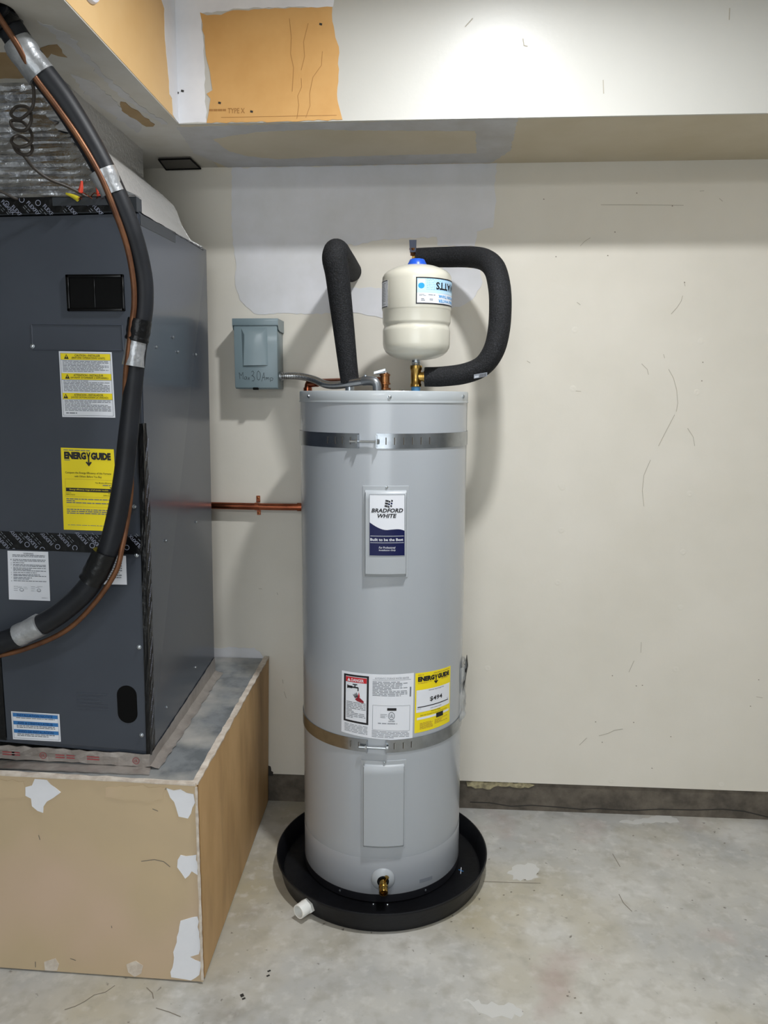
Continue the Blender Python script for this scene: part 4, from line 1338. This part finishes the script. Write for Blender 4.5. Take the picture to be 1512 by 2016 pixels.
# relief valve and electrical elbow on the lid
tv = Vector((-.131, 2.05, 1.380))
b = B(); b.lathe([(.016, 0), (.016, .005), (.0105, .006), (.0105, .013), (.015, .014), (.015, .018), (.0125, .019), (.0125, .036), (.0145, .037), (.0145, .041), (.009, .044), (.006, .046)], tv, 'bronze', 20)
rv = b.build('relief_valve', wh, smooth=40, label='bronze relief valve with a steel lever')
b = B()
d0, d1 = tv + Vector((.004, -.004, .046)), tv + Vector((-.022, -.008, .044))
b.tube([d0, d1], [.004, .0045], 'steel', 8)
b.hexa([d1 + Vector(p) for p in ((-.006, -.007, -.003), (.024, -.007, .005), (.024, .007, .005), (-.006, .007, -.003), (-.006, -.007, .003), (.024, -.007, .011), (.024, .007, .011), (-.006, .007, .003))], 'steel')
b.build('lever', rv, smooth=30)
for xx, yy in ((-.2313, 2.1093),):
    b = B(); b.lathe([(.018, 0), (.018, .004), (.0125, .005), (.0125, .02), (.0135, .021), (.0135, .03)], (xx, yy, 1.3735), 'steel', 20)
    b.build('nipple', wh, smooth=40)
b = B(); b.bbox((-.20, 1.985, 1.3745), (-.125, 2.05, 1.3775), 'zinc', .001)
b.build('junction_cover', wh)
screw_head((-.08, 1.995, 1.3745), (0, 0, 1), .005, wh)
# instruction pouch on the right flank
b = B()
rr = random.Random(12)
V, Fc = [], []
for i in range(15):
    for j in range(9):
        z = .455 + (.613 - .455) * i / 14
        ph = 1.30 + .50 * j / 8
        edge = j in (0, 8) or i in (0,)
        V.append(hp(ph + rr.uniform(-.01, .01), z + rr.uniform(-.002, .002), .0015 if edge else .006 + rr.uniform(-.002, .008) * (1 if i < 13 else 1.4)))
for i in range(14):
    for j in range(8):
        a = i * 9 + j
        Fc.append((a, a + 1, a + 10, a + 9))
b.add(V, Fc, 'pouch')
pc = b.build('document_pouch', wh, smooth=50, label='crumpled clear plastic document pouch')
b = B()
V = [hp(1.40, .53, .004), hp(1.70, .53, .004), hp(1.70, .622, .016), hp(1.46, .612, .016)]
b.add(V + [v + Vector((.0015, -.0005, 0)) for v in V], [(0, 1, 2, 3), (7, 6, 5, 4), (0, 4, 5, 1), (1, 5, 6, 2), (2, 6, 7, 3), (3, 7, 4, 0)], 'vent')
b.build('folded_papers', pc)

# ---------------------------------------------------------------- restraint straps
def strap(name, z0, z1, ends, label, slots, bz):
    o = thing(name, (AX, AY, z0), label, 'strap', 'steel restraint straps on the water heater')
    pl, pr_ = ends
    b = B()
    n = 110
    a0, a1 = pr_, pl + 2 * pi
    V, Fc = [], []
    for i in range(n + 1):
        ph = a0 + (a1 - a0) * i / n
        V += [hp(ph, z0, .0008), hp(ph, z0, .0022), hp(ph, z1, .0022), hp(ph, z1, .0008)]
    for i in range(n):
        for j in range(4):
            a = 4 * i
            Fc.append((a + j, a + (j + 1) % 4, a + 4 + (j + 1) % 4, a + 4 + j))
    Fc += [(0, 1, 2, 3), (4 * n + 3, 4 * n + 2, 4 * n + 1, 4 * n)]
    b.add(V, Fc, 'strap')
    band = b.build('band', o, smooth=30)
    # upturned ears that the bolt passes through
    for ph, sgn in ((pl, -1), (pr_, 1)):
        b = B()
        V = []
        for dd in (0, .0016 * sgn / R):
            V += [hp(ph + dd, z0 + .003, .001), hp(ph + dd, z0 + .003, .016), hp(ph + dd, z1 - .003, .016), hp(ph + dd, z1 - .003, .001)]
        b.hexa([V[0], V[1], V[2], V[3], V[4], V[5], V[6], V[7]], 'strap')
        b.build('ear', o)
    b = B()
    p0 = hp(pl - .095, bz, .0105); p1 = hp(pr_ + .012, bz, .0105)
    b.tube([p0, p1], .0031, 'steel', 12)
    b.build('bolt', o, smooth=40)
    for ph in (pl - .016, pr_ + .02):
        b = B()
        c = hp(ph, bz, .0105); ax = (p1 - p0).normalized()
        b.lathe([(.0062, -.0025), (.0062, .0025)], c, 'steel', 6, ax)
        b.lathe([(0, -.0025), (.0062, -.0025)], c, 'steel', 6, ax); b.lathe([(.0062, .0025), (0, .0025)], c, 'steel', 6, ax)
        b.build('nut', o)
    zm, hh = (z0 + z1) / 2, (z1 - z0) * .24
    for ph in slots:
        b = B()
        d = .0013 / R
        V = [hp(ph - d, zm - hh, .0024), hp(ph + d, zm - hh, .0024), hp(ph + d, zm + hh, .0024), hp(ph - d, zm + hh, .0024)]
        b.add(V, [(0, 1, 2, 3)], 'vent')
        V = [hp(ph + d, zm - hh, .0026), hp(ph + 2.4 * d, zm - hh, .0026), hp(ph + 2.4 * d, zm + hh, .0032), hp(ph + d, zm + hh, .0032)]
        b.add(V, [(0, 1, 2, 3)], 'steel')
        b.build('slot', band)
    return o
sl = [q[0] for q in [(-0.5951,1.253),(-0.4888,1.254),(-0.3976,1.253),(-0.2997,1.252),(0.0908,1.254),(0.1834,1.254),(0.2829,1.254),(0.3798,1.255),(0.4809,1.256),(0.5886,1.256)]]
e = [q[0] for q in [(-0.2009,1.253),(-0.0124,1.254)]]
strap('restraint_strap', 1.2345, 1.2714, e, 'galvanised strap around the heater near its top', sl, 1.2515)
sl = [q[0] for q in [(-0.3062,0.4691),(-0.2073,0.4627),(0.2009,0.4605),(0.3069,0.4641),(0.4043,0.4668),(0.0047,0.4484)]][:5]
e = [q[0] for q in [(-0.1001,0.4611),(0.1024,0.4613)]]
strap('restraint_strap', .4385, .4733, e, 'galvanised strap around the heater just below its paper labels', sl, .4545)

# ---------------------------------------------------------------- drain pan
PXc, PYc = AX + .0035, AY - .0459
pan = thing('drain_pan', (PXc, PYc, 0), 'round black plastic drain pan under the water heater', 'pan')
b = B(); b.lathe([(0, .0008), (.284, .0008), (.290, .003), (.302, .055), (.3056, .0575), (.3056, .0615), (.3025, .062), (.2985, .058), (.286, .010), (.281, .0068), (0, .0062)], (PXc, PYc, 0), 'panblack', 96)
b.build('tray', pan, smooth=40)
fit = [(-0.2568,1.84,0.0037)]
ang = math.radians(-127)
dr = Vector((cos(ang), sin(ang), 0))
pc0 = Vector((PXc, PYc, .030)) + dr * .292
b = B()
b.lathe([(.0215, .0), (.0215, .014), (.0175, .0141)], pc0, 'pvc', 6, dr)
b.lathe([(.0185, .0), (.0185, .040), (.0180, .0415), (.0150, .0415), (.0140, .018), (0, .016)], pc0, 'pvc', 28, dr)
b.build('drain_fitting', pan, smooth=35, label='white plastic drain fitting on the pan rim')
for (x, y) in [(-0.1443,1.876),(-0.1059,1.877)]:
    b = B()
    b.lathe([(.003, 0), (.0028, .001), (.0015, .0018), (0, .002)], (x, y, .0064), 'steel', 10)
    b.build('rivet', pan)
b = B()
s0 = [(0.0906,2.044),(0.1035,2.035),(0.0983,2.054),(0.0958,2.025)]
b.tube([(s0[0][0], s0[0][1], .0072), (s0[1][0], s0[1][1], .0082)], .0012, 'labelblue', 5)
b.tube([(s0[2][0], s0[2][1], .0074), (s0[3][0], s0[3][1], .0074)], .0012, 'white', 5)
tag(b.build('plastic_scrap'), 'tiny blue and white scrap lying in the pan on the right', 'scrap')

# ---------------------------------------------------------------- expansion tank on its brass tee
TX, TY = -.050, 2.11
et = thing('expansion_tank', (TX, TY, 1.3745), 'cream expansion tank standing on a brass tee above the heater', 'tank')
prof = [(.0, 1.4605), (.012, 1.461), (.03, 1.462), (.055, 1.466), (.072, 1.473), (.083, 1.482), (.089, 1.493), (.0905, 1.503), (.0910, 1.536), (.0905, 1.541), (.0885, 1.5455), (.0875, 1.549), (.0885, 1.553), (.0905, 1.556), (.0913, 1.560), (.0915, 1.588), (.0925, 1.5905), (.093, 1.592), (.093, 1.668), (.0922, 1.676), (.0885, 1.684), (.081, 1.691), (.068, 1.698), (.05, 1.7045), (.03, 1.7085), (0, 1.710)]
b = B(); b.lathe(prof, (TX, TY, 0), 'tank', 72)
tk = b.build('tank_shell', et, smooth=30)
b = B(); b.lathe([(.0265, 1.7065), (.0255, 1.712), (.0195, 1.7235), (.018, 1.7245), (0, 1.7245)], (TX, TY, 0), 'blue', 28)
b.build('blue_cap', et, smooth=30)
b = B()
b.lathe([(.0125, 1.374), (.0125, 1.39), (.0135, 1.391)], (TX, TY, 0), 'bluetape', 20)
b.build('blue_nipple', et, smooth=40)
b = B()
b.lathe([(.0135, 1.389), (.0155, 1.390), (.0155, 1.397), (.014, 1.399), (.014, 1.432), (.0155, 1.434), (.0165, 1.440), (.0165, 1.446), (.013, 1.447), (.0115, 1.448)], (TX, TY, 0), 'brass', 24)
b.lathe([(.0125, 0), (.0125, .012), (.015, .013), (.015, .02), (.012, .021), (.012, .026)], (TX + .008, TY, 1.4165), 'brass', 20, (1, -.08, 0))
b.build('brass_tee', et, smooth=40, label='polished brass tee')
b = B(); b.lathe([(.0115, 1.445), (.0125, 1.448), (.0115, 1.450), (.0125, 1.452), (.0115, 1.454), (.0125, 1.456), (.0115, 1.4615)], (TX, TY, 0), 'steel', 20)
b.build('threaded_neck', et, smooth=40)
TS = cyl((TX, TY), .093)
sh = Sheet([(-0.0017,1.652),(1.262,1.657),(1.309,1.592),(0.0058,1.587)], TS, .0004)
w0 = sh.c[0].x
sh.c = [Vector((w0, 1.6655)), Vector((w0 + 1.75, 1.6655)), Vector((w0 + 1.75, 1.5985)), Vector((w0, 1.5985))]
sh.seg = 36
sh.base('white', 36)
sh.rect(.0, .0, 1, .58, 'paleblue', .0002, n=36)
sh.frame(0, 0, 1, 1, .018, 'black', .0004, wv=.045)
sh.disc(.085, .32, .05, .11, 'cyan', .0004)
sh.rect(.035, .08, .14, .22, 'white', .0004)
for i in range(7):
    sh.lines(.17 + .0 * i, .06 + i * .065, .96, .075 + i * .065, 1, 'cyan', .8, .9, (.01, .04))
sh.text('WATTS', .33, .16, .86, .44, 'black', .03, flip=True, h=.0008)
sh.text('EXPANSION TANK', .38, .63, .95, .74, 'cyan', .015, flip=True)
sh.text('POTABLE WATER', .38, .80, .95, .91, 'cyan', .015, flip=True)
sh.lines(.05, .64, .16, .72, 2, 'grey', .4); sh.lines(.2, .64, .32, .70, 1, 'grey', .5)
sh.lines(.08, .8, .15, .9, 2, 'midgrey', .5); sh.lines(.22, .8, .28, .88, 2, 'midgrey', .5)
sh.build('brand_label', et, 'white and blue label printed upside down')
wz = [(-0.9338,1.656),(-0.9134,1.585)]
sh = Sheet([(wz[0][0] - .9, 1.6635), (wz[0][0], 1.6635), (wz[0][0], 1.5955), (wz[0][0] - .9, 1.5955)], TS, .0004)
sh.seg = 20
sh.base('white', 20)
sh.frame(0, 0, 1, 1, .02, 'black', .0004, wv=.03)
for i in range(14):
    sh.lines(.35, .1 + i * .06, .9, .12 + i * .06, 1, 'midgrey', .8, .6)
sh.build('data_label', et, 'white data sticker with a black border')

# ---------------------------------------------------------------- insulated pipes
b = B()
lp = thing('insulated_pipe', (-.2313, 2.1093, 1.40), 'left black foam-covered pipe rising from the heater and bending into the wall', 'pipe', 'foam-covered pipes above the heater')
pts = [(-0.2306,2.109,1.402),(-0.237,2.105,1.456),(-0.2457,2.098,1.54),(-0.2539,2.088,1.618),(-0.2605,2.078,1.683),(-0.2664,2.072,1.718),(-0.2646,2.08,1.737),(-0.2631,2.1,1.742),(-0.2618,2.18,1.742),(-0.2594,2.27,1.741),(-0.2575,2.389,1.74)]
b.tube(catmull(pts, 6), lerp_list([.0255, .0268, .029, .031, .0325, .0335, .034, .034, .0335, .033, .032], 6), 'foam', 24)
b.build('foam_sleeve', lp, smooth=60)
rp = thing('insulated_pipe', (.0, 2.11, 1.39), 'right black foam-covered pipe looping from the brass tee up and back to the wall', 'pipe', 'foam-covered pipes above the heater')
pts = [(-0.0262,2.108,1.416),(0.0206,2.105,1.417),(0.0819,2.098,1.425),(0.1286,2.09,1.445),(0.1569,2.085,1.485),(0.1694,2.09,1.538),(0.1726,2.1,1.599),(0.1702,2.12,1.654),(0.1591,2.15,1.705),(0.135,2.19,1.736),(0.0952,2.24,1.753),(0.0317,2.29,1.762),(-0.0197,2.31,1.765),(-0.0539,2.318,1.765)]
sp2 = catmull(pts, 6)
b = B(); b.tube(sp2, lerp_list([.0262, .027, .0275, .028, .029, .0295, .030, .030, .030, .0295, .029, .0285, .028, .028], 6), 'foam', 24)
b.build('foam_sleeve', rp, smooth=60)
b = B()
sq = Sheet([(.105, 1.4215), (.14, 1.4275), (.14, 1.4165), (.105, 1.4105)], plane_y(2.0665), .0003)
sq.base('grey', 4)
for i in range(12):
    sq.rect(.4 + i * .045, .15, .415 + i * .045 + (.012 if i % 3 else 0), .95, 'black')
sq.lines(.05, .5, .35, .9, 2, 'white', .5)
sq.build('barcode_sticker', rp, 'small white barcode sticker')
# valve behind the tank where the right pipe meets the wall
vv = thing('shutoff_valve', (-.06, 2.33, 1.74), 'brass shut-off valve with a dark lever behind the expansion tank', 'valve')
vp = [(-0.0638,2.3,1.762),(-0.067,2.3,1.778),(-0.0672,2.298,1.806)]
b = B()
b.lathe([(.017, -.02), (.017, .02)], (vp[0][0] + .014, 2.318, vp[0][2]), 'brass', 8, (1, 0, 0))
b.lathe([(.014, -.015), (.014, .08)], (vp[0][0] + .012, 2.318, vp[0][2]), 'copper', 16, (-.02, 1, 0))
b.lathe([(.008, 0), (.008, .016), (.011, .016), (.011, .022), (0, .023)], (vp[1][0], 2.31, vp[0][2] + .008), 'bronze', 8, (0, -.2, 1))
b.build('valve_body', vv, smooth=40)
b = B()
z0 = vp[1][2]
b.hexa([(vp[1][0] - .009, 2.298, z0), (vp[1][0] + .009, 2.298, z0), (vp[1][0] + .009, 2.306, z0), (vp[1][0] - .009, 2.306, z0), (vp[1][0] - .011, 2.296, z0 + .034), (vp[1][0] + .010, 2.296, z0 + .034), (vp[1][0] + .010, 2.306, z0 + .034), (vp[1][0] - .011, 2.306, z0 + .034)], 'lever')
b.build('lever', vv, label='dark blue lever')

# ---------------------------------------------------------------- copper discharge pipe
cu = thing('copper_pipe', (-.405, 2.365, 1.02), 'copper discharge pipe along the wall between the furnace and the heater', 'pipe')
zr = 1.0165
run = [(-.15, 2.09, 1.404), (-.20, 2.15, 1.405), (-.30, 2.27, 1.405), (-.370, 2.35, 1.405), (-.385, 2.363, 1.403), (-.390, 2.367, 1.385), (-.390, 2.367, 1.35), (-.390, 2.367, 1.2), (-.390, 2.367, 1.06), (-.391, 2.367, zr + .02), (-.402, 2.367, zr + .004), (-.42, 2.367, zr), (-.6, 2.367, zr), (-.9, 2.367, zr + .004)]
b = B(); b.tube(catmull(run, 6), .0111, 'copper', 18)
b.build('tube', cu, smooth=60)
for p0, p1 in (((-.355, 2.336, 1.405), (-.382, 2.362, 1.404)), ((-.390, 2.367, 1.39), (-.390, 2.367, 1.36)), ((-.390, 2.367, zr + .05), (-.390, 2.367, zr + .022)), ((-.407, 2.367, zr), (-.427, 2.367, zr))):
    b = B(); b.tube([p0, p1], .0132, 'copper', 18); b.build('elbow_socket', cu, smooth=60)
b = B()
px = -.5565
n = 14
V, Fc = [], []
for i in range(n + 1):
    a = -pi / 2 + pi * i / n
    for dx in (-.006, .006):
        V.append((px + dx, 2.367 - .0125 * cos(a), zr + .0125 * sin(a)))
for i in range(n):
    Fc.append((2 * i, 2 * i + 1, 2 * i + 3, 2 * i + 2))
b.add(V, Fc, 'copper')
b.box((px - .006, 2.3865, zr + .0115), (px + .006, 2.389, zr + .032), 'copper')
b.box((px - .005, 2.3865, zr - .030), (px + .007, 2.389, zr - .0115), 'copper')
cl = b.build('pipe_clamp', cu)
screw_head((px, 2.3865, zr + .025), (0, -1, 0), .0032, cl, 'bronze')
screw_head((px + .001, 2.3865, zr - .024), (0, -1, 0), .0032, cl, 'bronze')

# ---------------------------------------------------------------- disconnect box and its flexible conduit
db = thing('disconnect_box', (-.535, WY, 1.384), 'grey metal electrical disconnect box on the wall with handwriting', 'electrical box')
X0, X1, Z0, Z1, BY = -.602, -.469, 1.3845, 1.591, 2.302
b = B(); b.bbox((X0 + .001, BY + .006, Z0), (X1 - .001, WY - .0005, Z1 - .004), 'boxgrey', .002)
b.build('enclosure', db, smooth=30)
b = B(); b.bbox((X0 + .0008, BY, Z0 + .003), (X1 - .0008, BY + .0062, Z1 - .018), 'boxgrey', .0018)
eo = [(-0.5787,1.564),(-0.4997,1.568),(-0.4987,1.454),(-0.5766,1.451)]
ei = [(-0.5693,1.544),(-0.5209,1.544),(-0.5062,1.455),(-0.5734,1.454)]
vo = [(q[0], BY + .0004, q[1]) for q in eo]; vi = [(q[0] + .0012, BY - .0055, q[1]) for q in ei]
b.add(vo + vi, [(0, 1, 5, 4), (1, 2, 6, 5), (2, 3, 7, 6), (3, 0, 4, 7), (4, 5, 6, 7)], 'boxgrey')
lid = b.build('cover', db, smooth=25)
b = B()
hz = Z1 - .0195
b.bbox((X0 - .0025, BY - .0035, hz), (X1 + .0025, BY - .001, Z1 + .001), 'boxgrey', .001)
b.bbox((X0 - .0025, BY - .003, Z1 - .0015), (X1 + .0025, WY - .001, Z1 + .001), 'boxgrey', .001)
for x in (X0 - .0028, X1 + .0006):
    b.prism([(x, BY - .003, Z1), (x, WY - .001, Z1), (x, WY - .001, hz - .016), (x, BY + .03, hz - .016), (x, BY + .006, hz - .012), (x, BY - .003, hz)], [(x + .0022, BY - .003, Z1), (x + .0022, WY - .001, Z1), (x + .0022, WY - .001, hz - .016), (x + .0022, BY + .03, hz - .016), (x + .0022, BY + .006, hz - .012), (x + .0022, BY - .003, hz)], 'boxgrey')
b.build('hood', db, smooth=25)
b = B()
b.bbox((-.546, BY - .004, Z0 - .003), (-.530, BY + .008, Z0 + .0045), 'blackmatte', .0015)
b.build('latch', db)
b = B()
strokes(b, 'Y', BY, [[(-0.5877,1.433),(-0.5855,1.414)], [(-0.5871,1.432),(-0.5812,1.424),(-0.5758,1.434),(-0.5758,1.414)], [(-0.5654,1.421),(-0.5704,1.42),(-0.5721,1.416),(-0.5705,1.413),(-0.567,1.413),(-0.5648,1.42),(-0.5635,1.412)], [(-0.5601,1.419),(-0.5566,1.412)], [(-0.556,1.419),(-0.5602,1.412)],
    [(-0.5501,1.435),(-0.5453,1.438),(-0.5419,1.433),(-0.5452,1.426),(-0.5493,1.424),(-0.5432,1.422),(-0.5403,1.415),(-0.543,1.409),(-0.5486,1.409)], [(-0.5285,1.438),(-0.5321,1.434),(-0.5333,1.423),(-0.5321,1.414),(-0.5291,1.411),(-0.5249,1.413),(-0.5223,1.423),(-0.5235,1.433),(-0.5285,1.438)], [(-0.5189,1.407),(-0.5122,1.433),(-0.5094,1.411)], [(-0.5166,1.418),(-0.51,1.419)],
    [(-0.5061,1.412),(-0.5064,1.419),(-0.5033,1.418),(-0.5024,1.413),(-0.501,1.418),(-0.4978,1.418),(-0.4969,1.412)], [(-0.4923,1.406),(-0.4931,1.417),(-0.4879,1.418),(-0.4843,1.415),(-0.4864,1.41),(-0.4918,1.411)]], .0009, 'ink', .0007)
b.build('handwriting', lid)

fc = thing('flexible_conduit', (-.47, 2.33, 1.40), 'ribbed steel flexible conduit running from the box to the heater top', 'conduit')
pts = [(-0.4781,2.335,1.423),(-0.4417,2.325,1.424),(-0.4,2.3,1.422),(-0.3539,2.26,1.412),(-0.3079,2.2,1.396),(-0.2651,2.15,1.394),(-0.2244,2.09,1.399),(-0.1834,2.035,1.403)]
sp3 = catmull(pts, 40)
# resample into ribs
L = [0]
for i in range(1, len(sp3)):
    L.append(L[-1] + (sp3[i] - sp3[i - 1]).length)
ribs = 62
per = 5
pp, rr_ = [], []
j = 0
for i in range(ribs * per + 1):
    t = L[-1] * i / (ribs * per)
    while j < len(L) - 2 and L[j + 1] < t:
        j += 1
    f_ = (t - L[j]) / max(1e-9, L[j + 1] - L[j])
    pp.append(sp3[j].lerp(sp3[j + 1], f_))
    rr_.append(.0088 + .0022 * (0, .75, 1, .9, .35)[i % per])
b = B(); b.tube(pp, rr_, 'conduit', 16)
b.build('ribbed_hose', fc, smooth=70)
e0 = Vector(sp3[-1]); 
el = [e0 + Vector((-.004, .003, 0)), e0 + Vector((.012, -.006, .0005)), e0 + Vector((.026, -.012, -.002)), e0 + Vector((.033, -.014, -.010)), Vector((e0.x + .034, e0.y - .014, 1.378))]
b = B(); b.tube(catmull(el, 5), lerp_list([.0125, .0125, .0122, .012, .0115], 5), 'zinc', 16)
ec = b.build('elbow_connector', fc, smooth=60, label='grey cast elbow connector')
b = B(); b.tube([e0 + Vector((-.001, .001, .006)), e0 + Vector((.002, -.004, .016))], .0028, 'steel', 8)
b.build('clamp_screw', ec)
s0 = Vector(sp3[0])
b = B(); b.lathe([(.0135, 0), (.0135, .006), (.0115, .007), (.0115, .014)], (X1 - .0005, s0.y, s0.z), 'steel', 16, (1, 0, 0))
b.build('box_connector', fc, smooth=40)
